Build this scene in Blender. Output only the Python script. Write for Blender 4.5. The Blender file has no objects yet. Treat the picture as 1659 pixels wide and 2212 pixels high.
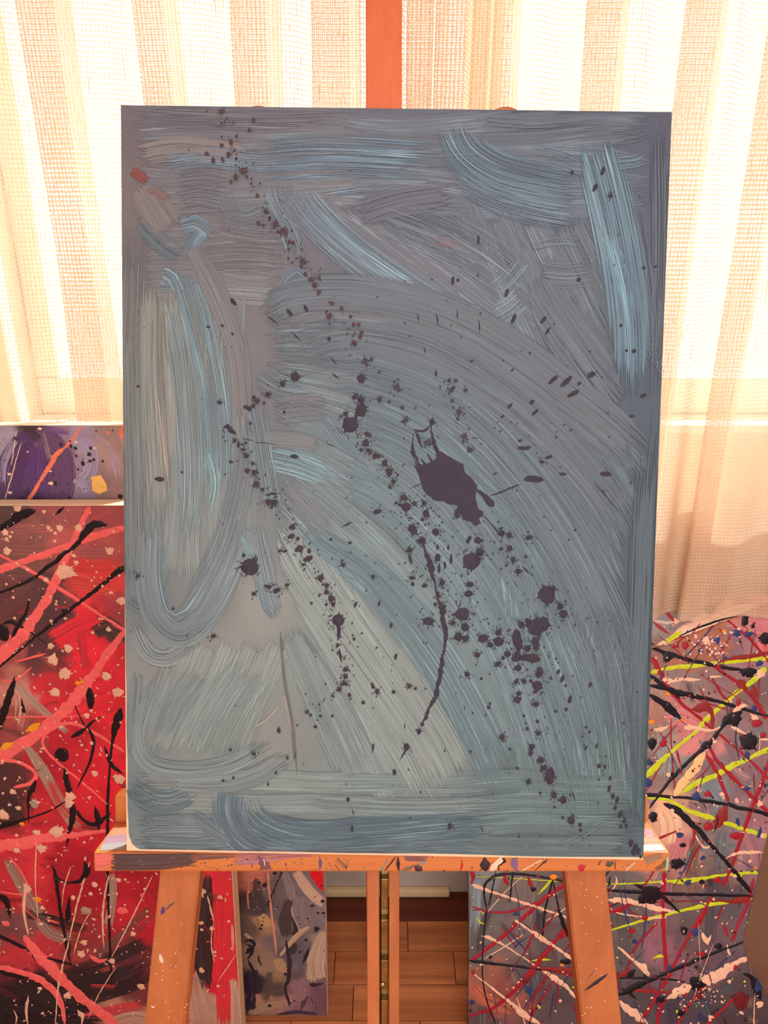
import bpy, bmesh, math, random
from mathutils import Vector, Matrix, noise as mnoise
sc = bpy.context.scene
COL = sc.collection

# ------------------------------------------------------------------ camera
W, H, F = 1659.0, 2212.0, 1600.0
PITCH = math.radians(21.0)
CAM = Vector((0, 0, 1.45))
FWD = Vector((0, math.cos(PITCH), -math.sin(PITCH)))
UP = Vector((0, math.sin(PITCH), math.cos(PITCH)))
RIGHT = Vector((1, 0, 0))
cd = bpy.data.cameras.new('camera')
cam = bpy.data.objects.new('camera', cd)
COL.objects.link(cam)
cd.sensor_fit = 'VERTICAL'
cd.sensor_height = 24.0
cd.lens = F / H * 24.0
cd.clip_start = 0.02
cam.location = CAM
cam.rotation_euler = (math.pi / 2 - PITCH, 0, 0)
sc.camera = cam

# ------------------------------------------------------------------ sky, sun, fill lights, exposure
wd = bpy.data.worlds.new('sky')
sc.world = wd
wd.use_nodes = True
bg = wd.node_tree.nodes['Background']
bg.inputs[0].default_value = (1.0, 0.985, 0.96, 1)
bg.inputs[1].default_value = 2.7

def light(name, kind, loc, direction, energy, color, **kw):
    l = bpy.data.lights.new(name, kind)
    l.energy = energy
    l.color = color
    for k, v in kw.items():
        setattr(l, k, v)
    o = bpy.data.objects.new(name, l)
    o.location = loc
    o.rotation_euler = Vector(direction).to_track_quat('-Z', 'Y').to_euler()
    COL.objects.link(o)
    return o

light('sun', 'SUN', (2, 5, 5), (-0.60, -0.74, -0.95), 16.0, (1.0, 0.99, 0.97), angle=math.radians(1.2))
# added unseen fill lights: overhead for canvas sheen, behind the camera for room ambient
light('overhead_fill_light', 'AREA', (0.25, -0.75, 2.52), (-0.05, 0.25, -1), 19.5, (0.93, 0.98, 1.0),
      shape='RECTANGLE', size=1.3, size_y=0.9)
light('front_fill_light', 'AREA', (0.3, -2.5, 1.55), (-0.08, 1, -0.05), 58.0, (0.94, 0.98, 1.0),
      shape='RECTANGLE', size=2.4, size_y=1.7)
vs = sc.view_settings
vs.view_transform = 'Standard'
vs.look = 'None'
vs.gamma = 1.0
vs.use_curve_mapping = False
vs.exposure = 0.0
sc.cycles.transparent_max_bounces = 20
sc.cycles.max_bounces = 5
sc.cycles.diffuse_bounces = 3
sc.cycles.glossy_bounces = 2
sc.cycles.transmission_bounces = 3
sc.cycles.sample_clamp_indirect = 6.0

# ------------------------------------------------------------------ helpers
rnd = random.Random(11)

def lin1(c):
    c /= 255.0
    return c / 12.92 if c <= 0.04045 else ((c + 0.055) / 1.055) ** 2.4

def S(r, g, b, k=1.0):
    return (min(lin1(r) * k, 1.0), min(lin1(g) * k, 1.0), min(lin1(b) * k, 1.0), 1.0)

def ray(px, py):
    return FWD + RIGHT * ((px - W / 2) / F) + UP * ((H / 2 - py) / F)

def hit(px, py, p0, n):
    d = ray(px, py)
    return CAM + d * ((p0 - CAM).dot(n) / d.dot(n))

class Plane:
    """a flat face in the room: origin O, right U, up V, normal N (towards the viewer)"""
    def __init__(self, O, U, V):
        self.O, self.U, self.V = Vector(O), Vector(U).normalized(), Vector(V).normalized()
        self.N = self.U.cross(self.V).normalized()
    def loc(self, px, py, c=0.0):
        P = hit(px, py, self.O + self.N * c, self.N) - self.O
        return (P.dot(self.U), P.dot(self.V))
    def w(self, a, b, c=0.0):
        return self.O + self.U * a + self.V * b + self.N * c
    def matrix(self):
        m = Matrix((self.U, self.V, self.N)).transposed().to_4x4()
        m.translation = self.O
        return m
    def scale(self, px, py):
        a = self.loc(px, py); b = self.loc(px + 10, py)
        return math.hypot(a[0] - b[0], a[1] - b[1]) / 10.0

def lean_plane(x, y, z, lean, yaw=0.0):
    a = math.radians(lean); t = math.radians(yaw)
    U = Vector((math.cos(t), math.sin(t), 0))
    N0 = Vector((math.sin(t), -math.cos(t), 0))
    V = Vector((0, 0, 1)) * math.cos(a) - N0 * math.sin(a)
    return Plane((x, y, z), U, V)

def mesh(name, verts, faces, mat, parent=None, smooth=False, uv=None, uv2=None):
    me = bpy.data.meshes.new(name)
    me.from_pydata([tuple(v) for v in verts], [], faces)
    for nm, data in (('uv', uv), ('uvn', uv2)):
        if data:
            l = me.uv_layers.new(name=nm)
            for i, lp in enumerate(me.loops):
                l.data[i].uv = data[lp.vertex_index]
    if smooth:
        me.polygons.foreach_set('use_smooth', [True] * len(me.polygons))
    me.materials.append(mat)
    me.update()
    o = bpy.data.objects.new(name, me)
    COL.objects.link(o)
    o.parent = parent
    return o

def root(name, label, cat, plane=None, loc=None):
    o = bpy.data.objects.new(name, None)
    COL.objects.link(o)
    o.empty_display_size = 0.05
    if plane:
        o.matrix_world = plane.matrix()
    elif loc:
        o.location = loc
    o['label'] = label
    o['category'] = cat
    return o

def structure(o):
    o['kind'] = 'structure'
    return o

BOXF = [(0, 3, 2, 1), (4, 5, 6, 7), (0, 1, 5, 4), (1, 2, 6, 5), (2, 3, 7, 6), (3, 0, 4, 7)]

def hexa(name, v8, mat, parent=None, bevel=0.0):
    """box with eight given corners (bottom loop of four, top loop of four), edges softened"""
    bm = bmesh.new()
    vs_ = [bm.verts.new(v) for v in v8]
    for f in BOXF:
        bm.faces.new([vs_[i] for i in f])
    bmesh.ops.recalc_face_normals(bm, faces=bm.faces)
    if bevel:
        bmesh.ops.bevel(bm, geom=list(bm.edges), offset=bevel, segments=2, affect='EDGES', profile=0.6)
    me = bpy.data.meshes.new(name)
    bm.to_mesh(me); bm.free()
    me.materials.append(mat)
    o = bpy.data.objects.new(name, me)
    COL.objects.link(o)
    o.parent = parent
    return o

def box(name, x0, x1, y0, y1, z0, z1, mat, parent=None, bevel=0.0):
    return hexa(name, [(x0, y0, z0), (x1, y0, z0), (x1, y1, z0), (x0, y1, z0),
                       (x0, y0, z1), (x1, y0, z1), (x1, y1, z1), (x0, y1, z1)], mat, parent, bevel)

# ---------------------------------------------------------------- material helpers
class NT:
    def __init__(self, name):
        self.m = bpy.data.materials.new(name)
        self.m.use_nodes = True
        self.t = self.m.node_tree
        self.t.nodes.clear()
        self.out = self.t.nodes.new('ShaderNodeOutputMaterial')
    def n(self, kind, **kw):
        nd = self.t.nodes.new(kind)
        for k, v in kw.items():
            setattr(nd, k, v)
        return nd
    def put(self, sock, v):
        if isinstance(v, bpy.types.NodeSocket):
            self.t.links.new(v, sock)
        else:
            sock.default_value = v
    def math(self, op, a, b=0.0, clamp=False):
        nd = self.n('ShaderNodeMath', operation=op, use_clamp=clamp)
        self.put(nd.inputs[0], a); self.put(nd.inputs[1], b)
        return nd.outputs[0]
    def step(self, v, lo, hi, a=0.0, b=1.0):
        nd = self.n('ShaderNodeMapRange', interpolation_type='SMOOTHSTEP')
        for i, x in enumerate((v, lo, hi, a, b)):
            self.put(nd.inputs[i], x)
        return nd.outputs[0]
    def mix(self, f, a, b, mode='MIX'):
        nd = self.n('ShaderNodeMix', data_type='RGBA', blend_type=mode)
        self.put(nd.inputs[0], f); self.put(nd.inputs[6], a); self.put(nd.inputs[7], b)
        return nd.outputs[2]
    def vec(self, x, y, z=0.0):
        nd = self.n('ShaderNodeCombineXYZ')
        for i, v in enumerate((x, y, z)):
            self.put(nd.inputs[i], v)
        return nd.outputs[0]
    def noise(self, v, scale=1.0, detail=2.0, rough=0.5, dist=0.0):
        nd = self.n('ShaderNodeTexNoise')
        if v is not None:
            self.put(nd.inputs['Vector'], v)
        nd.inputs['Scale'].default_value = scale
        nd.inputs['Detail'].default_value = detail
        nd.inputs['Roughness'].default_value = rough
        nd.inputs['Distortion'].default_value = dist
        return nd.outputs[0]
    def uv(self, name):
        nd = self.n('ShaderNodeUVMap', uv_map=name)
        s = self.n('ShaderNodeSeparateXYZ')
        self.t.links.new(nd.outputs[0], s.inputs[0])
        return s.outputs[0], s.outputs[1]
    def bump(self, h, strength=0.3, dist=0.001):
        nd = self.n('ShaderNodeBump')
        nd.inputs['Strength'].default_value = strength
        nd.inputs['Distance'].default_value = dist
        self.put(nd.inputs['Height'], h)
        return nd.outputs[0]
    def bsdf(self, color, rough=0.5, spec=0.4, normal=None, metal=0.0, coat=0.0):
        b = self.n('ShaderNodeBsdfPrincipled')
        self.put(b.inputs['Base Color'], color)
        self.put(b.inputs['Roughness'], rough)
        self.put(b.inputs['Specular IOR Level'], spec)
        b.inputs['Metallic'].default_value = metal
        b.inputs['Coat Weight'].default_value = coat
        if normal is not None:
            self.put(b.inputs['Normal'], normal)
        return b.outputs[0]
    def done(self, s):
        self.t.links.new(s, self.out.inputs[0])
        return self.m
    def objprop(self, name):
        nd = self.n('ShaderNodeAttribute', attribute_type='OBJECT', attribute_name=name)
        return nd.outputs['Fac']

def plain(name, col, rough=0.6, spec=0.3, var=0.06, scale=30.0, bump=0.1, metal=0.0):
    t = NT(name)
    co = t.n('ShaderNodeTexCoord').outputs['Object']
    nz = t.noise(co, scale, 4.0, 0.6)
    f = t.step(nz, 0.3, 0.7)
    c = t.mix(f, tuple(x * (1 - var) for x in col[:3]) + (1,), tuple(min(x * (1 + var), 1) for x in col[:3]) + (1,))
    return t.done(t.bsdf(c, rough, spec, t.bump(nz, bump, 0.002), metal))

def wood(name, c0, c1, axis='Z', grain=1.0, rough=0.45):
    t = NT(name)
    co = t.n('ShaderNodeTexCoord').outputs['Object']
    s = t.n('ShaderNodeSeparateXYZ'); t.t.links.new(co, s.inputs[0])
    rn = t.n('ShaderNodeObjectInfo').outputs['Random']
    k = {'X': (3, 90, 90), 'Z': (90, 90, 3), 'Y': (90, 3, 90)}[axis]
    v = t.vec(t.math('ADD', t.math('MULTIPLY', s.outputs[0], k[0] * grain), t.math('MULTIPLY', rn, 31.0)),
              t.math('MULTIPLY', s.outputs[1], k[1] * grain), t.math('MULTIPLY', s.outputs[2], k[2] * grain))
    nz = t.noise(v, 1.0, 4.0, 0.6, 0.3)
    k2 = {'X': (40, 900, 900), 'Z': (900, 900, 40), 'Y': (900, 40, 900)}[axis]
    v2 = t.vec(t.math('MULTIPLY', s.outputs[0], k2[0]), t.math('MULTIPLY', s.outputs[1], k2[1]), t.math('MULTIPLY', s.outputs[2], k2[2]))
    pore = t.step(t.noise(v2, 1.0, 1.0), 0.6, 0.72)
    f = t.step(nz, 0.25, 0.75)
    c = t.mix(f, c0, c1)
    c = t.mix(t.math('MULTIPLY', pore, 0.22), c, tuple(x * 0.45 for x in c0[:3]) + (1,))
    br = t.math('ADD', t.math('MULTIPLY', rn, 0.16), 0.92)
    hs = t.n('ShaderNodeHueSaturation'); t.put(hs.inputs['Value'], br); t.put(hs.inputs['Color'], c)
    return t.done(t.bsdf(hs.outputs[0], rough, 0.35, t.bump(nz, 0.15, 0.001)))

def brush_material():
    t = NT('brushed_paint')
    um, vm = t.uv('uv')
    un, vn = t.uv('uvn')
    info = t.n('ShaderNodeObjectInfo')
    rn = t.math('MULTIPLY', info.outputs['Random'], 60.0)
    col, strength = info.outputs['Color'], info.outputs['Alpha']
    dry, sheen, soft = t.objprop('dry'), t.objprop('sheen'), t.objprop('soft')
    streak = t.noise(t.vec(t.math('MULTIPLY', um, 5.0), t.math('MULTIPLY', vm, 430.0), rn), 1.0, 3.0, 0.6)
    fine = t.noise(t.vec(t.math('MULTIPLY', um, 13.0), t.math('MULTIPLY', vm, 1150.0), rn), 1.0, 1.5, 0.5)
    big = t.noise(t.vec(t.math('MULTIPLY', um, 9.0), t.math('MULTIPLY', vm, 26.0), rn), 1.0, 2.0)
    a_v = t.math('ABSOLUTE', vn)
    edge = t.math('SUBTRACT', 1.0, t.math('ADD', a_v, t.math('MULTIPLY', t.math('SUBTRACT', streak, 0.5), 0.22)))
    em = t.step(edge, 0.0, t.math('ADD', 0.03, soft))
    st = t.math('ADD', un, t.math('MULTIPLY', t.math('SUBTRACT', streak, 0.5), 0.16))
    sm = t.step(st, 0.0, t.math('ADD', 0.03, t.math('MULTIPLY', soft, 0.35)))
    en = t.math('SUBTRACT', t.math('SUBTRACT', 1.0, un), t.math('MULTIPLY', t.math('SUBTRACT', streak, 0.45), 0.3))
    fm = t.step(en, 0.0, t.math('ADD', 0.04, t.math('MULTIPLY', soft, 0.5)))
    gaps = t.step(streak, 0.42, 0.58)
    gp = t.math('SUBTRACT', 1.0, t.math('MULTIPLY', dry, t.math('SUBTRACT', 1.0, gaps)))
    cover = t.math('MULTIPLY', t.math('MULTIPLY', em, t.math('MULTIPLY', sm, fm)), t.math('MULTIPLY', gp, strength), True)
    hairs = t.noise(t.vec(t.math('MULTIPLY', um, 7.0), t.math('MULTIPLY', vm, 1000.0), t.math('ADD', rn, 7.7)), 1.0, 2.0, 0.6)
    thr = t.math('ADD', t.math('MULTIPLY', t.math('SUBTRACT', hairs, 0.5), 2.6), 0.5)
    alpha = t.step(t.math('SUBTRACT', cover, thr), -0.06, 0.10)
    alpha = t.math('MULTIPLY', alpha, t.step(cover, 0.0, 0.05), True)
    f = t.step(streak, 0.3, 0.7)
    dark = t.mix(1.0, col, (0.87, 0.87, 0.88, 1), 'MULTIPLY')
    lite = t.mix(1.0, col, (1.08, 1.09, 1.09, 1), 'MULTIPLY')
    c = t.mix(f, dark, lite)
    c = t.mix(t.math('MULTIPLY', t.step(big, 0.35, 0.65), 0.25), c, lite)
    # pale lines on bristle ridges: their sheen put into the paint colour
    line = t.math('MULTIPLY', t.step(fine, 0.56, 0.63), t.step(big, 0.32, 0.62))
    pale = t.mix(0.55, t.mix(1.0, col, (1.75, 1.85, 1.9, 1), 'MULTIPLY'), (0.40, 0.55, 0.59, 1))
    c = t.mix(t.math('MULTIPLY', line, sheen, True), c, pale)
    h = t.math('ADD', t.math('MULTIPLY', streak, 0.7), t.math('MULTIPLY', fine, 0.5))
    b = t.bsdf(c, 0.42, 0.38, t.bump(h, 0.55, 0.0006))
    tr = t.n('ShaderNodeBsdfTransparent')
    mx = t.n('ShaderNodeMixShader')
    t.put(mx.inputs[0], alpha); t.t.links.new(tr.outputs[0], mx.inputs[1]); t.t.links.new(b, mx.inputs[2])
    return t.done(mx.outputs[0])

def ground_material(name, weave=1.0, mottle=0.1):
    """painted canvas: its own colours from the mesh, cloth weave as fine relief"""
    t = NT(name)
    at = t.n('ShaderNodeAttribute', attribute_name='paint')
    co = t.n('ShaderNodeTexCoord').outputs['Object']
    s = t.n('ShaderNodeSeparateXYZ'); t.t.links.new(co, s.inputs[0])
    nz = t.noise(co, 14.0, 5.0, 0.65, 0.6)
    nf = t.noise(co, 160.0, 3.0, 0.6)
    c = t.mix(t.step(nz, 0.35, 0.65), t.mix(1.0, at.outputs['Color'], (1 - mottle,) * 3 + (1,), 'MULTIPLY'),
              t.mix(1.0, at.outputs['Color'], (1 + mottle,) * 3 + (1,), 'MULTIPLY'))
    wx = t.math('SINE', t.math('MULTIPLY', s.outputs[0], 5200.0))
    wy = t.math('SINE', t.math('MULTIPLY', s.outputs[1], 4600.0))
    h = t.math('ADD', t.math('MULTIPLY', t.math('ADD', wx, t.math('MULTIPLY', wy, 0.5)), 0.16 * weave), nf)
    return t.done(t.bsdf(c, 0.5, 0.3, t.bump(h, 0.25, 0.0005)))

def paint_material(name, rough, spec, coat=0.0):
    t = NT(name)
    info = t.n('ShaderNodeObjectInfo')
    co = t.n('ShaderNodeTexCoord').outputs['Object']
    nz = t.noise(co, 90.0, 3.0, 0.6)
    c = t.mix(t.step(nz, 0.3, 0.7), t.mix(1.0, info.outputs['Color'], (0.9, 0.9, 0.9, 1), 'MULTIPLY'),
              t.mix(1.0, info.outputs['Color'], (1.07, 1.07, 1.07, 1), 'MULTIPLY'))
    return t.done(t.bsdf(c, rough, spec, t.bump(nz, 0.12, 0.001), 0.0, coat))

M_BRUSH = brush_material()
M_MAIN = ground_material('painted_canvas_weave', 1.0, 0.05)
M_GROUND = ground_material('painted_canvas_rough', 0.5, 0.16)
M_WET = paint_material('thick_glossy_paint', 0.42, 0.22)
M_MATT = paint_material('flat_dried_paint', 0.6, 0.2)
M_RAW = plain('primed_canvas_edge', S(238, 200, 165), 0.8, 0.2, 0.06, 120, 0.2)
M_RAWDIM = plain('smudged_canvas_edge', S(205, 165, 140), 0.8, 0.2, 0.16, 40, 0.2)
M_WOOD = wood('beech_lengthwise', S(172, 92, 48), S(192, 108, 60), 'Z', 0.5)
M_WOODX = wood('beech_crosswise', S(190, 102, 46), S(208, 120, 58), 'X', 0.5)
M_MAST = wood('beech_backlit_tone', S(214, 98, 52), S(228, 112, 62), 'Z', 0.5)  # brighter and redder than the legs: the mast's backlighting put into the colour
M_BRASS = plain('worn_brass', S(158, 130, 78), 0.42, 0.5, 0.25, 70, 0.1, 1.0)
M_SLOT = plain('dark_slot', S(70, 42, 34), 0.8, 0.2)

# ---------------------------------------------------------------- painting tools
def spline(pts, step):
    """smooth curve through the points, resampled about every `step` (3-tuples x, y, width)"""
    P = [pts[0]] + list(pts) + [pts[-1]]
    out = []
    for i in range(1, len(P) - 2):
        p0, p1, p2, p3 = P[i - 1], P[i], P[i + 1], P[i + 2]
        n = max(2, int(math.hypot(p2[0] - p1[0], p2[1] - p1[1]) / step))
        for k in range(n):
            t = k / n
            out.append(tuple(0.5 * ((2 * b) + (-a + c) * t + (2 * a - 5 * b + 4 * c - d) * t * t + (-a + 3 * b - 3 * c + d) * t ** 3)
                             for a, b, c, d in zip(p0, p1, p2, p3)))
    out.append(tuple(pts[-1]))
    return out

class Painter:
    def __init__(self, plane, parent, clip=None, k=1.0, lift0=0.0004, dl=0.000004):
        self.p, self.parent, self.clip, self.k = plane, parent, clip, k
        self.z, self.dl = lift0, dl
        self.tint = (1.0, 1.0, 1.0)
    def lift(self):
        self.z += self.dl
        return self.z
    def _clamp(self, a, b):
        if self.clip:
            a = min(max(a, self.clip[0]), self.clip[1]); b = min(max(b, self.clip[2]), self.clip[3])
        return a, b
    def _line(self, pts, w, step):
        n = len(pts)
        if not isinstance(w, (list, tuple)):
            w = [w] * n
        if len(w) != n:
            w = [w[min(int(i / max(n - 1, 1) * (len(w) - 1) + 1e-6), len(w) - 2)] * (1 - (i / max(n - 1, 1) * (len(w) - 1) - min(int(i / max(n - 1, 1) * (len(w) - 1) + 1e-6), len(w) - 2)))
                 + w[min(int(i / max(n - 1, 1) * (len(w) - 1) + 1e-6), len(w) - 2) + 1] * (i / max(n - 1, 1) * (len(w) - 1) - min(int(i / max(n - 1, 1) * (len(w) - 1) + 1e-6), len(w) - 2))
                 for i in range(n)]
        q = spline([(x, y, ww) for (x, y), ww in zip(pts, w)], step)
        L = [self.p.loc(x, y) + (max(ww, 0.3) * self.p.scale(x, y) * 0.5,) for x, y, ww in q]
        return L
    def brush(self, pts, w, col, a=1.0, dry=0.2, sheen=0.3, soft=0.12, name='brush_stroke'):
        L = self._line(pts, w, 14)
        z = self.lift() + 0.00001
        if sheen >= 0.7:
            a *= 0.8; soft = max(soft, 0.3)
            col = (col[0] * 0.93, col[1] * 0.96, col[2] * 0.97)
        V, Fc, uv, uvn = [], [], [], []
        d = 0.0; tot = sum(math.hypot(L[i + 1][0] - L[i][0], L[i + 1][1] - L[i][1]) for i in range(len(L) - 1)) or 1e-6
        NA = 7
        for i, (x, y, r) in enumerate(L):
            p, q = L[max(i - 1, 0)], L[min(i + 1, len(L) - 1)]
            tx, ty = q[0] - p[0], q[1] - p[1]
            m = math.hypot(tx, ty) or 1e-6
            nx, ny = -ty / m, tx / m
            if i:
                d += math.hypot(x - L[i - 1][0], y - L[i - 1][1])
            for j in range(NA):
                s = -1 + 2 * j / (NA - 1)
                a_, b_ = self._clamp(x + nx * r * s, y + ny * r * s)
                V.append((a_, b_, z + (1 - s * s) * 0.00008))
                uv.append((d, r * s)); uvn.append((d / tot, s))
        for i in range(len(L) - 1):
            for j in range(NA - 1):
                b0 = i * NA + j
                Fc.append((b0, b0 + NA, b0 + NA + 1, b0 + 1))
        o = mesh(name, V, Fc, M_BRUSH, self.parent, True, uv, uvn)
        c = S(*[u * v for u, v in zip(col, self.tint)], self.k)
        o.color = (c[0], c[1], c[2], a)
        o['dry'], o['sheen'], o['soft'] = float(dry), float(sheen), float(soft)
        return o
    def drip(self, pts, w, col, h=0.35, jag=0.18, taper=True, mat=None, name='paint_drip'):
        L = self._line(pts, w, 6)
        z = self.lift()
        V, Fc = [], []
        sd = rnd.uniform(0, 90)
        L = [(x + mnoise.noise((i * 0.35, sd, 0)) * r * 0.35, y + mnoise.noise((i * 0.35, sd, 5.5)) * r * 0.35,
              r * (1 + 0.28 * mnoise.noise((i * 0.5, sd, 11.0)))) for i, (x, y, r) in enumerate(L)]
        if max(q[2] for q in L) > 0.003:
            jag = max(jag, 0.17)
        n = len(L)
        jn = [rnd.uniform(-1, 1) for _ in range(n + 4)]
        for i, (x, y, r) in enumerate(L):
            p, q = L[max(i - 1, 0)], L[min(i + 1, n - 1)]
            tx, ty = q[0] - p[0], q[1] - p[1]
            m = math.hypot(tx, ty) or 1e-6
            nx, ny = -ty / m, tx / m
            e = min(i, n - 1 - i)
            tp = min(1.0, 0.25 + e * 0.4) if taper else 1.0
            r1 = r * tp * (1 + jag * jn[i]); r2 = r * tp * (1 + jag * jn[i + 3])
            hh = min(0.4 * h * r * tp, 0.0007)
            for s, rr, c in ((-1, r1, -0.0002), (-0.55, r1, hh * 0.75), (0, r1, hh), (0.55, r2, hh * 0.75), (1, r2, -0.0002)):
                a_, b_ = self._clamp(x + nx * rr * s, y + ny * rr * s)
                V.append((a_, b_, z + c))
        for i in range(n - 1):
            for j in range(4):
                b0 = i * 5 + j
                Fc.append((b0, b0 + 5, b0 + 6, b0 + 1))
        o = mesh(name, V, Fc, mat or M_WET, self.parent, True)
        c = S(*col, self.k); o.color = (c[0], c[1], c[2], 1)
        return o
    def _splat(self, x, y, rx, ry, rot, jag, spikes, V, Fc, z, seg, dome):
        cx, cy = self.p.loc(x, y)
        s = self.p.scale(x, y)
        if self.clip and not (self.clip[0] < cx < self.clip[1] and self.clip[2] < cy < self.clip[3]):
            return
        ca, sa = math.cos(-rot), math.sin(-rot)
        sp = {}
        for _ in range(spikes):
            sp[rnd.randrange(seg)] = rnd.uniform(1.15, 1.55)
        b0 = len(V)
        hh = min(rx, ry) * s * dome
        hh = min(hh, 0.0010)
        V.append((cx, cy, z + hh))
        ph = rnd.uniform(0, 6.28)
        for ring, rr, hz in ((0, 0.6, hh * 0.9), (1, 1.0, -0.0001)):
            for i in range(seg):
                th = i / seg * 2 * math.pi
                k = rr * (1 + jag * (0.6 * math.sin(3 * th + ph) + 0.5 * math.sin(5 * th + 2.1 * ph)) + (jag * rnd.uniform(-.6, .6) if ring else 0))
                if ring and i in sp:
                    k *= sp[i]
                ex, ey = rx * k * math.cos(th), ry * k * math.sin(th)
                a_, b_ = self._clamp(cx + (ex * ca - ey * sa) * s, cy + (ex * sa + ey * ca) * s)
                V.append((a_, b_, z + hz))
        for i in range(seg):
            j = (i + 1) % seg
            Fc.append((b0, b0 + 1 + i, b0 + 1 + j))
            Fc.append((b0 + 1 + i, b0 + 1 + seg + i, b0 + 1 + seg + j, b0 + 1 + j))
    def splat(self, x, y, rx, ry=None, rot=0.0, col=(50, 40, 50), jag=0.08, spikes=3, dome=0.12, mat=None, name='paint_splat'):
        V, Fc = [], []
        ry = ry or rx
        self._splat(x, y, rx, ry, math.radians(rot), jag, spikes, V, Fc, self.lift(), 44 if max(rx, ry) > 5 else 20, dome)
        if not V:
            return None
        o = mesh(name, V, Fc, mat or M_WET, self.parent, True)
        c = S(*col, self.k); o.color = (c[0], c[1], c[2], 1)
        return o
    def specks(self, items, col, name='paint_specks', dome=0.15, mat=None, jag=0.12):
        V, Fc = [], []
        z = self.lift()
        for it in items:
            x, y, rx, ry, rot = (tuple(it) + (None, None, 0))[:5] if len(it) < 5 else it
            self._splat(x, y, rx, ry or rx, math.radians(rot or 0), jag, 0, V, Fc, z, 9, dome)
        o = mesh(name, V, Fc, mat or M_WET, self.parent, True)
        c = S(*col, self.k); o.color = (c[0], c[1], c[2], 1)
        o['kind'] = 'stuff'
        return o
    def patch(self, poly, col, name='paint_patch', mat=None, raise_=0.0002):
        """a flat poured shape with its own outline"""
        z = self.lift()
        bm = bmesh.new()
        vs_ = [bm.verts.new(self._clamp(*self.p.loc(x, y)) + (z + raise_,)) for x, y in poly]
        f = bm.faces.new(vs_)
        ext = bmesh.ops.extrude_edge_only(bm, edges=list(bm.edges))
        for v in ext['geom']:
            if isinstance(v, bmesh.types.BMVert):
                v.co.z = z - 0.0002
        bmesh.ops.triangulate(bm, faces=[f])
        bmesh.ops.recalc_face_normals(bm, faces=bm.faces)
        me = bpy.data.meshes.new(name); bm.to_mesh(me); bm.free()
        for pl in me.polygons:
            if abs(pl.normal.z) > 0.9 and pl.normal.z < 0:
                pl.flip()
        me.materials.append(mat or M_WET)
        o = bpy.data.objects.new(name, me); COL.objects.link(o); o.parent = self.parent
        c = S(*col, self.k); o.color = (c[0], c[1], c[2], 1)
        return o

def colour_grid(name, plane, parent, a0, a1, b0, b1, nx, ny, samples, mat, k=1.0, z=0.0003, power=3.0, bend=None, outline=None, warp=0.0):
    """painted face with its ground colours blended between the given spots"""
    pts = [plane.loc(x, y) + (S(*c, k),) for x, y, c in samples]
    V, Fc, cols = [], [], []
    for j in range(ny + 1):
        for i in range(nx + 1):
            a = a0 + (a1 - a0) * i / nx; b = b0 + (b1 - b0) * j / ny
            if outline:
                a, b = outline(a, b, i / nx, j / ny)
            V.append((a, b, z + (bend(a, b) if bend else 0.0)))
            wt = 0.0; c = [0, 0, 0]
            wa, wb = a, b
            if warp:
                nv = mnoise.noise_vector(Vector((a * 22, b * 22, 3.7))) * warp + mnoise.noise_vector(Vector((a * 70, b * 70, 9.1))) * warp * 0.45
                wa, wb = a + nv.x, b + nv.y
            for pa, pb, pc in pts:
                d2 = (wa - pa) ** 2 + (wb - pb) ** 2 + 1e-5
                q = 1.0 / d2 ** (power / 2)
                wt += q
                for m in range(3):
                    c[m] += q * pc[m]
            cols.append((c[0] / wt, c[1] / wt, c[2] / wt, 1.0))
    for j in range(ny):
        for i in range(nx):
            q = j * (nx + 1) + i
            Fc.append((q, q + 1, q + nx + 2, q + nx + 1))
    o = mesh(name, V, Fc, mat, parent, True)
    at = o.data.color_attributes.new('paint', 'FLOAT_COLOR', 'POINT')
    at.data.foreach_set('color', [x for c in cols for x in c])
    return o

def stretcher(parent, a0, a1, b0, b1, t, mat, bev=0.002):
    """canvas stretched over its bars: front at z = 0, wrapped edges, bars behind"""
    o = hexa('stretched_canvas', [(a0, b0, -t), (a1, b0, -t), (a1, b1, -t), (a0, b1, -t),
                                  (a0, b0, 0), (a1, b0, 0), (a1, b1, 0), (a0, b1, 0)], mat, parent, bev)
    return o

# ================================================================== ROOM
M_WALL = plain('warm_plaster', S(226, 206, 186), 0.85, 0.2, 0.04, 12, 0.1)
M_CEIL = plain('white_plaster', S(235, 230, 222), 0.9, 0.2, 0.03, 10, 0.1)
M_BASE = plain('cream_gloss_paint', S(240, 210, 160), 0.5, 0.35, 0.08, 25, 0.1)
M_BASE2 = plain('grey_white_panel', S(200, 184, 172), 0.6, 0.3, 0.08, 14, 0.1)
M_FRAME = plain('white_window_paint', S(232, 224, 212), 0.5, 0.4, 0.04, 20, 0.05)
M_JOINT = plain('dark_joint', S(60, 30, 20), 0.9, 0.1)
M_PLANK = wood('parquet_oak', S(160, 92, 54), S(214, 134, 84), 'X', 0.35, 0.5)
M_PLANKD = wood('parquet_dark_row', S(84, 34, 24), S(112, 50, 32), 'X', 0.35, 0.5)  # the row along the wall is darker than the rest
YW = 1.312
XL, XR, ZS, ZT = -0.66, 1.75, 1.10, 2.36
wall = structure(hexa('wall_back', [(-2, YW, 0), (2, YW, 0), (2, YW + 0.16, 0), (-2, YW + 0.16, 0),
                                    (-2, YW, ZS), (2, YW, ZS), (2, YW + 0.16, ZS), (-2, YW + 0.16, ZS)], M_WALL))
for (x0, x1, z0, z1) in ((-2, XL, ZS, 2.6), (XR, 2, ZS, 2.6), (XL, XR, ZT, 2.6)):
    box('wall_panel', x0, x1, YW, YW + 0.16, z0, z1, M_WALL, wall)
structure(box('wall_left', -2.1, -2.0, -2.7, YW + 0.16, 0, 2.6, M_WALL))
structure(box('wall_right', 2.0, 2.1, -2.7, YW + 0.16, 0, 2.6, M_WALL))
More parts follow.
